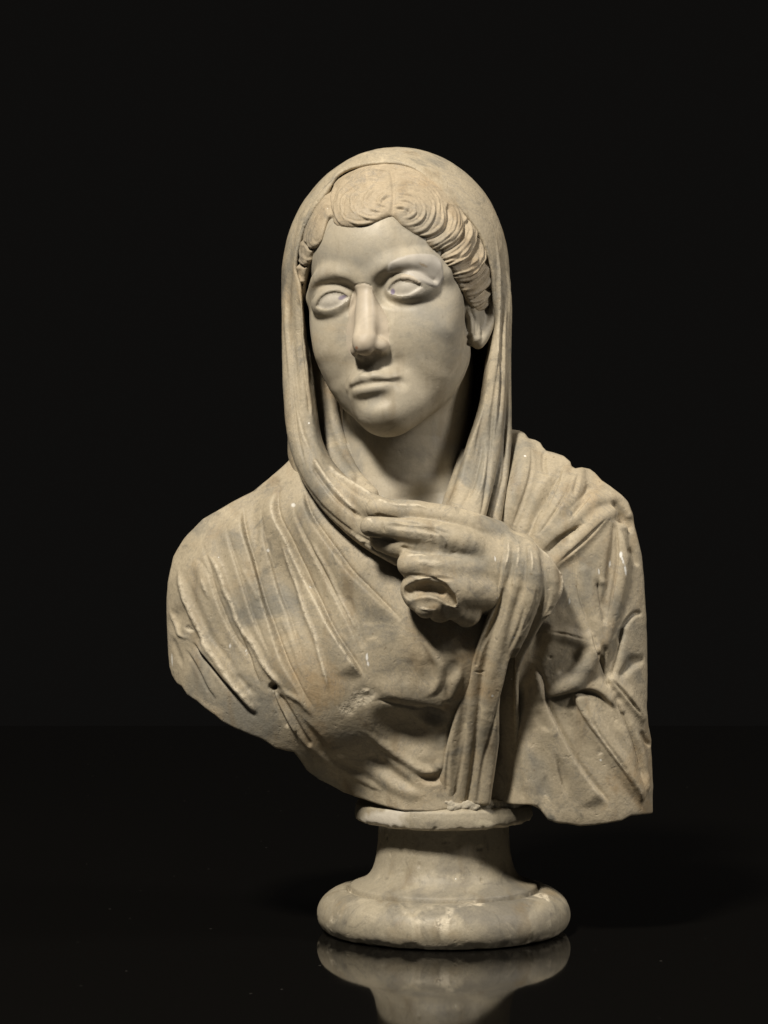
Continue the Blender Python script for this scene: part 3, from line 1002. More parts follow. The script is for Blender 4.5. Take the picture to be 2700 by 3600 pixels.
lock([(215, 600), (180, 680), (175, 760), (210, 800), (260, 790), (290, 750)], [(225, 660), (215, 700), (225, 740), (250, 750), (275, 730), (290, 710)], 3, 1.8, 11, bulge=.8)
lock([(170, 780), (145, 850), (155, 890), (190, 920), (225, 915)], [(200, 810), (185, 850), (195, 870), (215, 880), (235, 870)], 3, 1.8, 12, bulge=.8)
lock([(150, 880), (150, 930), (170, 980), (210, 985)], [(190, 920), (185, 940), (195, 960), (215, 960)], 2, 1.6, 13, bulge=.6)
R_hair.blur(1)
for c, w, h in [([(1150, 390), (1160, 480), (1130, 570), (1030, 622), (930, 620)], 12, -2.2), ([(1265, 490), (1265, 550), (1222, 645), (1120, 705), (1040, 725)], 10, -2.4),
                ([(1335, 590), (1333, 685), (1262, 772), (1170, 803)], 9, -2.4), ([(1398, 710), (1386, 825), (1315, 903), (1232, 914)], 9, -2.2),
                ([(1425, 830), (1420, 935), (1352, 1003), (1290, 1024)], 9, -2.2), ([(400, 260), (380, 340), (392, 450), (415, 520)], 14, -1.8),
                ([(775, 165), (798, 260), (800, 380), (785, 490)], 12, -1.0), ([(215, 610), (180, 680), (172, 770), (150, 850), (150, 920), (165, 980)], 10, -1.8),
                ([(175, 775), (215, 808), (262, 795)], 7, -1.8), ([(150, 890), (190, 925), (225, 920)], 7, -1.8), ([(225, 640), (245, 690), (300, 695), (345, 655)], 7, -1.6)]:
    R_hair.ridge(Z1(c), w, h * 1.45, .12, .12)
R_hair.ridge(Z1([(770, 155), (840, 165), (930, 190)]), 10, -1.6)

# face
for c in ([(545, 195), (528, 260), (510, 340), (500, 420), (486, 480), (492, 520)], [(540, 195), (570, 182), (620, 178), (662, 195)], [(662, 215), (700, 290), (735, 350), (765, 420), (772, 520)]):
    R_head.ridge(Z2(c), 5, -.7, .08, .08, wear=0)
brow_poly = Z2([(755, 85), (768, 50), (800, 25), (870, -2), (950, -15), (1040, -12), (1085, 8), (1112, 40), (1120, 90), (1126, 140), (1100, 190), (1080, 207), (1040, 198), (980, 172), (910, 128), (850, 112), (790, 112), (760, 108)])
R_head.plate(closed(brow_poly, 6), .9, 8)
lid_poly = Z2([(840, 128), (868, 120), (920, 128), (965, 150), (982, 178), (950, 182), (900, 172), (850, 158)])
R_head.plate(closed(lid_poly, 6), .9, 5)
nose_poly = Z2([(540, 200), (570, 182), (620, 178), (662, 200), (700, 290), (735, 350), (765, 420), (774, 520), (772, 590), (740, 625), (690, 640), (650, 668), (590, 655), (540, 640), (510, 630), (497, 590), (490, 520), (486, 480), (500, 420), (510, 340), (528, 260)])
R_head.ridge(Z2([(525, 1055), (570, 1045), (610, 1045), (640, 1058), (670, 1090), (700, 1112)]), 3.5, -.15, .1, .1)
R_head.ridge(Z2([(785, 640), (830, 700), (860, 760), (870, 810)]), 45, -1.0)              # fold beside the mouth
R_head.ridge(Z2([(300, 300), (330, 335), (400, 345), (470, 310)]), 26, -.6)
R_head.ridge(Z2([(735, 300), (820, 320), (920, 315), (1000, 280)]), 26, -.5)
R_head.ridge(Z2([(560, 790), (600, 772), (640, 785), (690, 775), (760, 790)]), 12, .5)
R_head.ridge(Z2([(1190, 470), (1130, 620), (1040, 780)]), 110, -1.2)                         # hollow of the cheek
R_head.ridge(Z2([(330, 620), (380, 760), (440, 880)]), 70, -1.2)
R_head.blob(1330, 1452, 90, 60, 1.0)
# ear hollow
R_head.ridge(Z2([(1290, 330), (1330, 400), (1340, 480), (1330, 560)]), 22, -3.0, .2, .2)
R_head.ridge(Z2([(1285, 500), (1300, 545), (1290, 590)]), 14, -3.5, .2, .2)

# veil
ZV = zoomed(900, 480, 1.659)
R_veil.fold(ZV([(470, 235), (390, 320), (320, 420), (275, 520), (245, 620), (225, 720), (215, 860)]), 60, 8, 1.5, side=-1)
R_veil.ridge(ZV([(330, 330), (250, 470), (210, 620), (190, 800), (190, 1000), (200, 1150)]), 16, -1.3)
R_veil.ridge(ZV([(245, 930), (250, 1100), (265, 1300), (300, 1500), (315, 1640)]), 11, -2.6, .1, .1)
R_veil.ridge(ZV([(215, 1150), (230, 1350), (250, 1550), (265, 1700)]), 12, -1.4)
R_veil.ridge(ZV([(205, 1350), (225, 1600), (250, 1780), (300, 1960)]), 9, -1.6)
R_veil.ridge(ZV([(235, 1560), (275, 1740), (330, 1860)]), 12, 1.2, wear=.5)
R_veil.ridge(ZV([(1400, 560), (1412, 700), (1415, 900), (1412, 1150), (1400, 1350), (1385, 1550)]), 9, 2.2, wear=.6)
R_veil.ridge(ZV([(1432, 640), (1440, 900), (1437, 1200), (1430, 1450), (1415, 1700)]), 12, -2.6, .1, .1)
R_veil.ridge(ZV([(1470, 1000), (1468, 1300), (1462, 1600), (1450, 1900)]), 8, -2.0, .1, .1)
R_veil.ridge(ZV([(1360, 1400), (1340, 1550), (1300, 1750), (1270, 1900)]), 12, -1.5)
R_veil.ridge(ZV([(1000, 210), (1150, 300), (1280, 400), (1370, 530)]), 26, .9)
R_veil.ridge(ZV([(560, 165), (760, 140), (950, 150), (1100, 200)]), 22, .7)
for c, w, h in [([(1440, 560), (1455, 750), (1458, 950)], 9, -1.8), ([(1470, 800), (1480, 1000), (1478, 1200)], 8, 1.6), ([(1395, 1180), (1385, 1400), (1360, 1600), (1330, 1750)], 10, 1.8), ([(1420, 1250), (1412, 1450), (1395, 1650), (1370, 1850)], 9, 1.8),
                ([(170, 900), (175, 1100), (190, 1300), (205, 1500)], 10, 1.2), ([(285, 1150), (292, 1300), (310, 1450)], 9, 1.4)]:
    R_veil.ridge(ZV(c), w, h)
for c, w, h in [([(1735, 1380), (1722, 1560), (1707, 1737), (1680, 1850)], 13, -2.6), ([(1776, 1450), (1772, 1650), (1758, 1722), (1718, 1850)], 12, -2.4), ([(1700, 1480), (1688, 1600), (1656, 1722), (1613, 1800)], 12, -2.0), ([(1722, 1520), (1700, 1680), (1660, 1800)], 10, 1.4)]:
    R_veil.ridge(c, w, h, wear=.3 if h > 0 else 0)
# collar, further down
for c, w, h, wr in [([(885, 20), (905, 90), (950, 180), (1010, 260), (1090, 350), (1180, 430), (1290, 510), (1400, 570), (1500, 620)], 10, -1.2, 0),
                    ([(1010, 10), (1060, 90), (1130, 190), (1220, 290), (1310, 370)], 12, 1.6, .9), ([(1000, 60), (1080, 180), (1180, 300), (1270, 370), (1340, 410)], 10, -2.4, 0),
                    ([(1110, 60), (1180, 130), (1280, 190), (1400, 260)], 12, 1.5, .8), ([(1140, 110), (1230, 200), (1320, 260), (1410, 300)], 10, -1.2, 0),
                    ([(1250, 480), (1350, 570), (1450, 640), (1580, 720)], 14, 1.4, .5), ([(1330, 560), (1440, 610), (1560, 640)], 9, -1.5, 0)]:
    R_veil.ridge(Z3(c), w, h, .1, .1, wear=wr)

# mantle, left breast and shoulder: side=+1 means the picture-left of a line travelled downwards rises towards it
M = R_mantle
M.fold(Z3([(555, 330), (555, 430), (580, 550), (620, 680), (660, 830), (700, 970), (745, 1090), (790, 1220), (840, 1350), (900, 1470), (960, 1580), (1040, 1690)]), 110, 7, 7.0, wear=.5, dip=1.4, t0=.12, t1=.3)
M.fold(Z3([(785, 200), (770, 300), (775, 370), (800, 440), (860, 550), (900, 640), (950, 740), (1000, 850), (1050, 950), (1100, 1060), (1160, 1170), (1220, 1260), (1280, 1350), (1340, 1450)]), 90, 8, 6.5, wear=1, dip=1.2, t0=.12, t1=.1)
M.fold(Z3([(945, 220), (970, 330), (1010, 420), (1080, 520), (1170, 640), (1260, 760), (1370, 870), (1500, 1000), (1600, 1100)]), 95, 7, 5.5, dip=1.2, t0=.12)
M.ridge(Z5([(430, 90), (540, 220), (600, 340), (650, 500), (720, 640), (760, 770), (830, 900), (930, 1020), (1010, 1180), (1090, 1290), (1180, 1390), (1250, 1480)]), 20, 2.8, .15, .1, wear=.9)
M.fold(Z5([(430, 90), (540, 220), (600, 340), (650, 500), (720, 640), (760, 770), (830, 900), (930, 1020), (1010, 1180)]), 50, 40, 1.6, side=-1)
M.fold(Z5([(770, 780), (830, 960), (890, 1100), (950, 1280), (1000, 1400)]), 40, 7, 1.6, side=-1)
M.ridge(Z5([(180, 250), (210, 400), (260, 590), (340, 760), (400, 880), (460, 1000), (560, 1140), (640, 1260), (740, 1400), (830, 1500), (900, 1600), (960, 1690)]), 20, 2.8, .1, .05, wear=.8)
M.ridge(Z5([(250, 300), (330, 560), (430, 800), (560, 1030), (700, 1230), (820, 1380), (930, 1470)]), 24, -1.8)
M.ridge(Z5([(700, 1280), (800, 1390), (890, 1470), (960, 1490)]), 26, -2.6)
M.fold(Z5([(330, 975), (400, 1050), (430, 1090), (520, 1200), (640, 1350), (760, 1480), (870, 1610), (970, 1720)]), 60, 7, 5.0, side=-1, dip=1.5, t0=.12, t1=.3)
M.fold(Z5([(270, 1050), (340, 1150), (420, 1290), (480, 1420), (570, 1550)]), 30, 8, 1.3, side=-1)
M.blob(*Z5([(180, 760)])[0], 40, 70, -3.0, 20)
M.blob(*Z5([(290, 860)])[0], 26, 14, -1.4, 20, wear=.9)
M.ridge(Z5([(90, 650), (140, 800), (200, 920), (290, 950), (360, 975)]), 12, 1.5, wear=.5)
M.ridge(Z5([(110, 900), (180, 1100), (240, 1250)]), 16, -1.4)
M.ridge(Z5([(400, 330), (440, 450), (500, 600)]), 16, .8, wear=.8)
M.ridge(Z3([(240, 650), (290, 780), (340, 930)]), 30, 1.5)
for c, w, h, wr in [([(1010, 540), (1060, 640), (1110, 730), (1150, 820), (1180, 910), (1230, 1000), (1270, 1080), (1310, 1160)], 16, 1.6, .6),
                    ([(810, 530), (850, 640), (880, 740), (920, 850), (945, 950), (975, 1050), (1030, 1180), (1055, 1290), (1095, 1430), (1120, 1560)], 15, 1.9, .9),
                    ([(690, 440), (650, 520), (640, 640), (660, 760)], 22, -1.0, 0), ([(800, 1040), (870, 1180), (920, 1330), (960, 1450)], 16, .9, .2),
                    ([(1230, 900), (1270, 1000), (1310, 1130), (1350, 1270)], 22, -1.2, 0), ([(560, 730), (620, 850), (680, 960)], 16, .8, .4)]:
    M.ridge(Z3(c), w, h, .15, .15, wear=wr)
for c, wd, hh in [([(690, 300), (680, 420), (700, 560), (745, 720), (790, 880), (850, 1040), (900, 1200), (960, 1380)], 50, 2.0), ([(880, 260), (890, 360), (940, 480), (1000, 600), (1070, 740), (1150, 900), (1230, 1060), (1300, 1220), (1340, 1340)], 50, 2.2),
                  ([(430, 420), (470, 560), (520, 720), (570, 880), (620, 1030), (690, 1190), (760, 1330)], 46, 1.8), ([(280, 560), (330, 700), (370, 860), (420, 1010), (490, 1150), (570, 1280), (650, 1390)], 40, 1.6)]:
    M.fold(Z3(c), wd, 7, hh, wear=.5, cut=.9, t0=.3, t1=.3)
# drilled hole and the small fold below it
M.blob(*Z5([(1105, 1425)])[0], 17, 20, -13, 60)
M.ridge(Z5([(1085, 1440), (1130, 1580), (1190, 1700), (1255, 1830)]), 9, -3.0, .05, .1)
M.ridge(Z5([(1130, 1480), (1190, 1610), (1260, 1740), (1330, 1860)]), 9, 2.0, .05, .05)
M.ridge(Z5([(1160, 1480), (1230, 1600), (1310, 1740), (1390, 1880), (1480, 2000)]), 14, -2.6, .1, .05)
M.ridge(Z5([(1150, 1400), (1270, 1500), (1360, 1540), (1420, 1610), (1520, 1740)]), 18, 1.4, wear=.4)
# under the breast
M.blob(1274, 2452, 70, 42, -1.6, -20, wear=1.0)
M.blob(1222, 2492, 44, 32, -1.2, 0, wear=.9)
M.blob(*Z6([(1000, 760)])[0], 150, 80, -6.5, 28)                      # hollow below the breast
M.blob(*Z6([(1230, 620)])[0], 70, 44, -6.0, 15)
M.fold(Z6([(700, 440), (800, 415), (900, 440), (1100, 480), (1260, 512), (1370, 528)]), 90, 40, 4.0, side=-1, t0=.4, t1=.1)
M.ridge(Z6([(1340, 530), (1400, 440), (1440, 330), (1480, 180)]), 30, 2.2, .1, .4)
M.ridge(Z6([(1130, -40), (1230, 100), (1285, 210), (1290, 320), (1230, 420), (1150, 440)]), 28, 3.2, .4, .3)
M.ridge(Z6([(1330, 360), (1390, 250), (1450, 160)]), 39, -1.6)
M.ridge(Z6([(1200, 130), (1185, 300), (1110, 400)]), 39, -1.2)
M.ridge(Z6([(1080, 120), (1030, 280), (950, 380)]), 39, -0.7)
M.ridge(Z6([(620, 740), (720, 800), (790, 855), (900, 925), (1030, 1010), (1150, 1082), (1280, 1100)]), 28, 3.2, .5, .08, wear=.3)
M.ridge(Z6([(1280, 1095), (1325, 980), (1330, 850), (1360, 700)]), 28, 2.2, .1, .5)
M.ridge(Z6([(1080, 1130), (1190, 1160), (1290, 1150), (1345, 1080)]), 25, -3.6, .4, .2)
M.ridge(Z6([(620, 960), (760, 1000), (880, 1100), (1000, 1190), (1130, 1265)]), 34, -3.2, .4, .3)
M.ridge(Z6([(560, 1000), (720, 1090), (860, 1180), (1010, 1260), (1180, 1310)]), 39, 2.2, .5, .2)
M.ridge(Z6([(100, 610), (250, 800), (380, 960), (560, 1070), (720, 1140)]), 23, -2.2)
M.ridge(Z6([(0, 560), (60, 690), (180, 850), (320, 985), (480, 1085), (640, 1160), (830, 1265)]), 18, 1.4, .1, .1)
M.blob(*Z6([(470, 975)])[0], 18, 14, -.8, 0, wear=.8)

# right shoulder and arm
M = Relief()
M.ridge(Z7([(590, 300), (585, 420), (600, 500), (650, 545)]), 12, -2.9, .02, .2)
M.ridge(Z7([(925, 500), (905, 600), (880, 690), (880, 740)]), 12, -2.4, .1, .25)
M.ridge(Z7([(1330, 920), (1390, 1080), (1440, 1230), (1480, 1400)]), 22, -2.2)
M.ridge(Z7([(1420, 1240), (1460, 1290), (1500, 1420)]), 12, -2.9, .05, .2)
M.ridge(Z7([(1540, 1865), (1480, 1870), (1410, 1940), (1350, 2050), (1310, 2190)]), 12, -3.5, .05, .2)
M.ridge(Z7([(1090, 1500), (1120, 1640), (1170, 1800), (1200, 1880)]), 19, -1.8)
M.ridge(Z7([(1060, 1430), (1120, 1560), (1180, 1570), (1230, 1530)]), 19, 1.1)
# flap over the elbow
M.fold(Z8([(800, 552), (920, 525), (1040, 494), (1150, 490), (1230, 518), (1310, 590), (1352, 650)]), 60, 10, 4.0, side=-1, dip=1.5, t0=.15, t1=.15)
M.blob(*Z8([(852, 248)])[0], 11, 6, -2.5)
# lower block 
M.fold(Z8([(720, 300), (775, 420), (795, 520), (830, 640), (890, 770), (960, 900), (1040, 1050), (1120, 1165), (1200, 1270), (1300, 1390)]), 100, 8, 4.6, side=1, dip=1.2, wear=.2, t0=.12, t1=.12)
M.fold(Z8([(1030, 505), (1080, 640), (1160, 765), (1250, 885), (1340, 1010), (1440, 1140), (1520, 1260), (1580, 1380)]), 100, 10, 2.6, side=-1, wear=.5, t0=.08, t1=.1)
M.ridge(Z8([(1130, 640), (1230, 800), (1330, 960), (1450, 1180), (1520, 1330)]), 26, -1.6)
M.ridge(Z8([(860, 960), (910, 1050), (935, 1130), (960, 1220), (990, 1360)]), 18, -3.0, .45, .4)
M.ridge(Z8([(750, 620), (780, 740), (850, 830)]), 18, -1.6)
M.ridge(Z8([(820, 1160), (812, 1260), (835, 1350)]), 18, -1.2)
M.blob(*Z8([(1235, 985)])[0], 16, 16, -1.2, 0, wear=.7)
M.ridge(Z8([(1310, 460), (1400, 610), (1480, 800), (1540, 1000), (1590, 1250)]), 24, -3.2, .15, .15)
M.ridge(Z8([(1370, 560), (1410, 640), (1430, 700)]), 18, 2.2)
M.ridge(Z8([(1350, 680), (1400, 830), (1460, 1000), (1520, 1150)]), 26, 2.0)
M.ridge(Z8([(1560, 820), (1600, 900), (1630, 930)]), 10, -3.5, .1, .05)

M.blur(4)
R_mantle.h += M.h
R_mantle.w = np.maximum(R_mantle.w, M.w)
M = R_mantle
M.blur(1)
for c, w, h in [([(2140, 1815), (2060, 1897), (1995, 1952), (1950, 1992)], 9, -2.4), ([(2066, 1834), (1985, 1882), (1910, 1938)], 10, -2.8), ([(1978, 1645), (1937, 1740), (1880, 1860)], 12, -3.2), ([(2020, 1660), (1985, 1740), (1930, 1830), (1885, 1890)], 8, -1.8),
                ([(2165, 1820), (2168, 1960), (2152, 2080), (2126, 2225)], 8, -2.4), ([(2072, 2190), (2110, 2310), (2140, 2415)], 9, -2.6), ([(2194, 2200), (2166, 2320), (2140, 2412)], 9, -2.2), ([(2146, 2380), (2205, 2448), (2266, 2525)], 9, -2.4),
                ([(2148, 2415), (2190, 2520), (2235, 2640), (2264, 2770)], 9, -2.2), ([(2036, 2435), (2095, 2560), (2175, 2670), (2240, 2770)], 7, -1.6), ([(2085, 1735), (2050, 1765), (1995, 1836)], 12, -2.6), ([(1868, 1560), (1868, 1660), (1835, 1770), (1790, 1880)], 12, -1.6),
                ([(2020, 2010), (2040, 2110), (2080, 2210)], 8, -1.2), ([(2100, 2010), (2110, 2090), (2126, 2160)], 8, -1.2), ([(1922, 2222), (1985, 2228), (2070, 2252)], 7, -1.6)]:
    M.ridge(c, w, h)

# sleeve
for c, w, h in [([(1190, 760), (1150, 950), (1090, 1100), (1020, 1260)], 12, -3.6), ([(1345, 900), (1300, 1080), (1250, 1200), (1200, 1300)], 13, -2.6), ([(1250, 430), (1245, 640), (1220, 800), (1180, 1000), (1130, 1180)], 12, -2.6),
                ([(1335, 450), (1345, 640), (1330, 800), (1290, 960)], 12, -2.4), ([(1420, 500), (1490, 700), (1515, 830), (1490, 960), (1420, 1050)], 12, -2.6), ([(1430, 760), (1420, 900), (1370, 1030), (1300, 1150)], 12, -2.4)]:
    R_sleeve.ridge(Z9(c), w, h * .5)
R_sleeve.ridge(Z9([(1380, 445), (1480, 545), (1570, 650), (1608, 745), (1590, 860), (1540, 965), (1470, 1030)]), 9, 1.2, .1, .1, wear=1)
for c in ([(1290, 470), (1290, 560), (1275, 700)], [(1380, 500), (1392, 620), (1385, 720)], [(1215, 420), (1215, 560), (1180, 700)]):
    R_sleeve.ridge(Z9(c), 9, .8, wear=.8)
for c, w, h in [([(410, 80), (345, 330), (305, 600), (275, 880), (240, 1150), (195, 1400)], 11, -4.2), ([(450, 560), (390, 850), (330, 1060), (280, 1400)], 11, -3.6), ([(350, 60), (300, 200), (270, 320)], 10, -3.0),
                ([(240, 200), (215, 400), (205, 600), (190, 760), (180, 900), (150, 1100), (105, 1380)], 10, -3.4)]:
    R_sleeve.ridge(Z8(c), w, h * .3, .15, .05)
R_sleeve.ridge(Z8([(255, 355), (300, 362), (345, 350)]), 5, -1.0)
R_sleeve.ridge(Z8([(70, 900), (50, 1100), (40, 1380)]), 12, -1.6)

# fingers
R_hand.ridge(Z9([(310, 345), (420, 350), (560, 365), (690, 390), (830, 410)]), 18, -1.8, .2, .3)
R_hand.ridge(Z9([(650, 370), (720, 400), (760, 460), (750, 530)]), 9, 1.0)
R_hand.blob(*Z9([(620, 440)])[0], 70, 36, -1.0, 10, wear=.5)
R_hand.ridge(Z9([(720, 540), (790, 555), (850, 540)]), 9, -1.2)
R_hand.ridge(Z9([(300, 310), (300, 360), (320, 410)]), 7, -1.0)
R_hand.ridge(Z9([(480, 700), (650, 730), (850, 740)]), 14, -2.0)
R_hand.blob(*Z9([(640, 620)])[0], 60, 16, .4, 5, wear=.5)
R_hand.ridge(Z9([(280, 160), (420, 195), (560, 200), (680, 240)]), 10, .5, wear=.8)
R_hand.ridge(Z9([(165, 400), (240, 425), (330, 450), (430, 470)]), 10, -2.6, .1, .3)
R_hand.ridge(Z9([(240, 265), (330, 290), (480, 320), (620, 345)]), 10, -1.8, .1, .3)
R_hand.ridge(Z9([(420, 500), (520, 530), (640, 545), (760, 560)]), 12, -2.0, .1, .3)
for c in ([(165, 300), (210, 300), (235, 345)], [(240, 150), (300, 165), (350, 195)], [(440, 570), (560, 560), (660, 575)], [(520, 740), (620, 735), (720, 760)], [(540, 940), (620, 960), (720, 965)]):
    R_hand.ridge(Z9(c), 10, .3, wear=.9)

# ------------------------------------------------------------------ stray colour on the stone (photo px, rx, ry, angle, colour, strength)
PAINT = [(1204, 1046, 15, 7, -15, (.10, .065, .19), .65), (1382, 1026, 8, 11, 0, (.10, .065, .19), .7),
         (1290, 2308, 5, 14, 0, (.85, .82, .76), 1), (1294, 2334, 4, 8, -20, (.85, .82, .76), .9), (2183, 1950, 6, 11, 0, (.85, .83, .78), 1), (2190, 1972, 4, 16, -15, (.85, .83, .78), 1), (2198, 2000, 4, 18, -8, (.85, .83, .78), .9),
         (2143, 1983, 3, 12, 5, (.8, .78, .72), .8), (2105, 2008, 3, 9, -10, (.8, .78, .72), .8), (1740, 1963, 3, 10, -10, (.8, .78, .72), .8), (2002, 2116, 3, 12, 0, (.8, .78, .72), .8),
         (605, 2322, 3, 26, -2, (.78, .74, .66), .8), (809, 2271, 4, 8, 0, (.85, .82, .76), .9), (866, 2292, 3, 11, -3, (.85, .82, .76), .9), (1032, 1776, 8, 8, 0, (.8, .77, .7), .8), (942, 1936, 5, 6, 0, (.8, .77, .7), .9),
         (1345, 2885, 85, 34, -8, (.66, .60, .50), .75), (1700, 2895, 34, 14, 5, (.60, .53, .38), .6), (1290, 2900, 40, 20, 0, (.66, .6, .5), .5),
         (1254, 1223, 5, 6, 0, (.35, .12, .05), .7), (1488, 932, 16, 4, 25, (.25, .17, .08), .6)]


def paint(V):
    u, v = UV(V)
    t = np.zeros((len(V), 4), F)
    front = V[:, 1] < 20
    for px, py, rx, ry, an, colr, st in PAINT:
        c, s = math.cos(math.radians(an)), math.sin(math.radians(an))
        x, y = ((u - px) * c + (v - py) * s) / rx, (-(u - px) * s + (v - py) * c) / ry
        r = np.sqrt(x * x + y * y) + .7 * noise(V, 6.0, px * .1)
        a = np.clip((1.15 - r) / .45, 0, 1) * st * front
        m = a > t[:, 3]
        t[m, :3] = colr
        t[m, 3] = a[m]
    return t


def part(name, sdf, b0, b1, h, mat, rel=None, parent=None, cuts=(), **kw):
    V, Q, N = sculpt(sdf, b0, b1, h)
    fc = facing(V, N)
    u, v = UV(V)
    V, wear = carve(V, N, rel, **kw)
    t = paint(V)
    kids = []
    for cname, poly, cmat, sub in cuts:
        c = inpoly(u, v, np.asarray(poly)) & (fc > .05) & (V[:, 1] < -50)
        sel = c[Q].sum(1) >= 3
        (ua, qa), (ub, qb) = split_off(V, Q, sel)
        kids.append((cname, V[ua], qa, cmat, wear[ua], t[ua], sub))
        V, Q, wear, t, u, v, fc = V[ub], qb, wear[ub], t[ub], u[ub], v[ub], fc[ub]
    o = make_mesh(name, V, Q, mat, parent or bust, wear, t)
    for cname, cv, cq, cm, cw, ct, lab in kids:
        k = make_mesh(cname, cv, cq, cm, o, cw, ct)
        if lab:
            k["label"] = lab
    return o


eye_l = [(s[0], s[1]) for s in Z2([(303, 325), (320, 280), (360, 245), (420, 235), (480, 245), (520, 262), (500, 290), (450, 325), (390, 340), (335, 345)])]
eye_r = [(s[0], s[1]) for s in Z2([(745, 215), (790, 180), (850, 162), (920, 170), (980, 195), (1012, 222), (970, 250), (900, 265), (830, 262), (780, 245)])]
part("head", head_sdf, (-110, -150, 270), (115, 100, 715), 2.1, HEADMAT, R_head, lo=.0, hi=.25, big=.3, grain=.12,
     cuts=[("nose", closed(nose_poly, 6), REPAIR, "smoother, paler replacement nose"), ("brow_patch", closed(brow_poly, 6), PATCH, "grey-white inset patch over the brow"),
           ("eyeball", eye_l, EYEMAT, None), ("eyeball", eye_r, EYEMAT, None),
           ("eyelid_chip", closed(lid_poly, 6), REPAIR, "ivory chip glued to the eyelid")])
part("hair", hair_sdf, (-100, -150, 540), (135, 60, 725), 1.8, HAIRMAT, R_hair, lo=-.1, hi=.25, grain=.35)
part("veil", veil_sdf, (-110, -150, 300), (130, 130, 725), 2.4, MARBLE, R_veil)
part("mantle", torso_sdf, (-215, -130, 75), (260, 130, 480), 2.1, MARBLE, R_mantle)
part("sleeve", cuff_sdf, (30, -165, 85), (170, -20, 385), 1.7, MARBLE, R_sleeve)
part("hand", hand_sdf, (-30, -180, 260), (130, -60, 400), 1.6, MARBLE, R_hand, big=.9)


def lathe(prof, n=480, step=1.3):
    prof = spline([list(a) for a in prof], step)
    a = np.linspace(0, 2 * np.pi, n, endpoint=False)
    V = np.stack([prof[:, 0][:, None] * np.cos(a), prof[:, 0][:, None] * np.sin(a), np.repeat(prof[:, 1][:, None], n, 1)], -1).reshape(-1, 3)
    g = np.gradient(prof, axis=0)
    nr, nz = g[:, 1], -g[:, 0]
    ln = np.sqrt(nr ** 2 + nz ** 2) + 1e-9
    nr, nz = nr / ln, nz / ln
    Nn = np.stack([nr[:, None] * np.cos(a), nr[:, None] * np.sin(a), np.repeat(nz[:, None], n, 1)], -1).reshape(-1, 3)
    m = len(prof)
    i, j = np.meshgrid(np.arange(m - 1), np.arange(n), indexing='ij')
    i, j = i.ravel(), j.ravel()
    k = (j + 1) % n
    return V.astype(F), np.stack([i * n + j, i * n + k, (i + 1) * n + k, (i + 1) * n + j], 1), Nn.astype(F)


V, Q, Nn = lathe(socle_prof)
d = .7 * fbm(V, 34, 3, 2.0) + .25 * fbm(V, 5, 2, 4.0)
foot = np.clip(1 - V[:, 2] / 9, 0, 1) * (V[:, 0] ** 2 + V[:, 1] ** 2 > 95 ** 2)
rim = np.exp(-((V[:, 2] - 101.5) / 2.5) ** 2) * (V[:, 0] ** 2 + V[:, 1] ** 2 > 72 ** 2)
top = np.exp(-((V[:, 2] - 120) / 3) ** 2)
chip = foot * 8.0 * np.clip(fbm(V, 13, 3, 8.0) + .12, 0, 1)
d = d * (1 - foot)
d -= rim * 5 * np.clip(fbm(V, 11, 3, 9.0) + .05, 0, 1) + top * 3 * np.clip(fbm(V, 22, 3, 1.0), 0, 1)
wear_s = np.clip(foot * 1.2 * (fbm(V, 10, 2, 5.0) > -.05), 0, 1) + .8 * rim
scuff = np.clip((fbm(V, 22, 4, 13.0) - .27) * 6, 0, 1) * (V[:, 2] < 40)
wear_s = np.maximum(wear_s, scuff)
d -= .9 * scuff * (.6 + fbm(V, 4, 2, 1.0))
dents = np.clip((noise(V, 7.0, 3.3) - .34) * 8, 0, 1)
d -= 1.1 * dents
V = V + Nn * d[:, None]
rr = np.sqrt(V[:, 0] ** 2 + V[:, 1] ** 2) + 1e-6
V[:, :2] *= (1 - chip / rr)[:, None]
V[:, 2] = np.maximum(V[:, 2], 0.3)
V = V + np.array([SC[0], 0, 0], F)
zc = V[Q][:, :, 2].mean(1)
t = paint(V)
socle = None
for nm, sel in (("socle", zc < 37.0), ("shaft", (zc >= 37.0) & (zc < 100.3)), ("top_disc", zc >= 100.3)):
    u_, q_ = np.unique(Q[sel], return_inverse=True)
    o = make_mesh(nm, V[u_], q_.reshape(-1, 4), SOCLEMAT, socle or bust, wear_s.astype(F)[u_], t[u_])
    socle = socle or o


# rough block left under the bust, and the mortar that beds it on the socle
def block_sdf(p):
    q = p - np.array([SC[0] - 2, 14, 145], F)
    r = np.sqrt(q[:, 0] ** 2 + q[:, 1] ** 2) - 77
    d = smax(r, np.abs(q[:, 2]) - 26, 4)
    return d - 2.5 * fbm(p, 22, 3, 3.0)


def mortar_sdf(p):
    q = p - np.array([SC[0] + 2, 0, 121.5], F)
    r = np.sqrt(q[:, 0] ** 2 + q[:, 1] ** 2)
    d = np.sqrt((r - 74) ** 2 + (q[:, 2] * .8) ** 2) - 3.6
    d = smax(d, q[:, 1] + 14 - .2 * q[:, 0], 4)
    d = smax(d, -q[:, 0] - 46, 4)
    return d - 3.8 * fbm(p, 7.5, 3, 6.0)


part("support_block", block_sdf, (SC[0] - 90, -75, 108), (SC[0] + 90, 105, 182), 2.6, MARBLE, None)
part("mortar_joint", mortar_sdf, (SC[0] - 70, -100, 100), (SC[0] + 95, 20, 145), 1.3, MORTAR, None, grain=1.0)

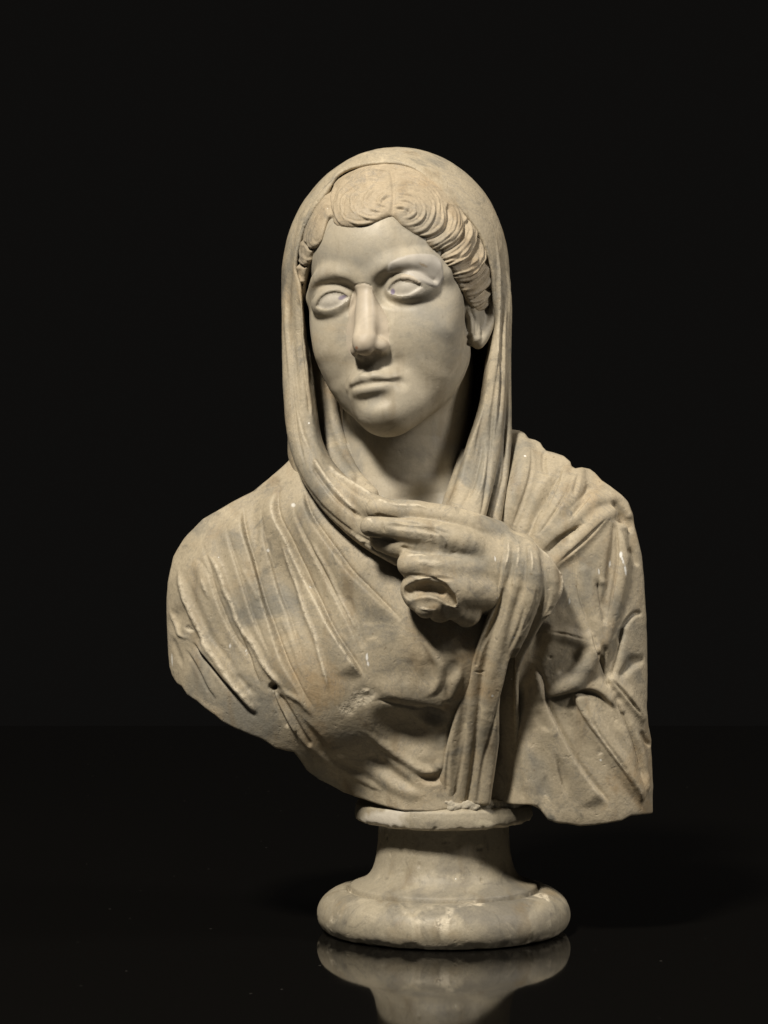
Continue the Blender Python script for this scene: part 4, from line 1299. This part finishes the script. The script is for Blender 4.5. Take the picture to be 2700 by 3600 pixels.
# ------------------------------------------------------------------ the black glass table top
me = bpy.data.meshes.new("floor")
me.from_pydata([(-4, -2.6, 0), (4, -2.6, 0), (4, 2.1, 0), (-4, 2.1, 0), (-4, -2.6, -.03), (4, -2.6, -.03), (4, 2.1, -.03), (-4, 2.1, -.03)], [],
               [(0, 1, 2, 3), (3, 2, 6, 7), (0, 4, 5, 1), (1, 5, 6, 2), (0, 3, 7, 4), (4, 7, 6, 5)])
fl = bpy.data.objects.new("floor", me)
COL.objects.link(fl)
fl["kind"] = "structure"
fm = bpy.data.materials.new("black_gloss")
fm.use_nodes = True
nt = fm.node_tree
b = nt.nodes["Principled BSDF"]
b.inputs["IOR"].default_value = 1.42
b.inputs["Base Color"].default_value = (.0040, .0036, .0031, 1)
tcn = nt.nodes.new("ShaderNodeTexCoord")
nz = nt.nodes.new("ShaderNodeTexNoise")
nz.inputs["Scale"].default_value = 14
nz.inputs["Detail"].default_value = 5
nt.links.new(tcn.outputs["Object"], nz.inputs["Vector"])
mr = nt.nodes.new("ShaderNodeMapRange")
mr.inputs[1].default_value, mr.inputs[2].default_value, mr.inputs[3].default_value, mr.inputs[4].default_value = .3, .7, .03, .06
nt.links.new(nz.outputs["Fac"], mr.inputs[0])
nt.links.new(mr.outputs[0], b.inputs["Roughness"])
# dust on the glass
dv = nt.nodes.new("ShaderNodeTexVoronoi")
dv.inputs["Scale"].default_value = 38
nt.links.new(tcn.outputs["Object"], dv.inputs["Vector"])
ds = nt.nodes.new("ShaderNodeSeparateColor")
nt.links.new(dv.outputs["Color"], ds.inputs[0])
dm = nt.nodes.new("ShaderNodeMath")
dm.operation = 'MULTIPLY'
dm.inputs[1].default_value = .05
nt.links.new(ds.outputs[0], dm.inputs[0])
dl = nt.nodes.new("ShaderNodeMath")
dl.operation = 'LESS_THAN'
nt.links.new(dv.outputs["Distance"], dl.inputs[0])
nt.links.new(dm.outputs[0], dl.inputs[1])
dx = nt.nodes.new("ShaderNodeMix")
dx.data_type = 'RGBA'
dx.inputs[6].default_value = (.0040, .0036, .0031, 1)
dx.inputs[7].default_value = (.06, .055, .048, 1)
nt.links.new(dl.outputs[0], dx.inputs[0])
nt.links.new(dx.outputs[2], b.inputs["Base Color"])
me.materials.append(fm)
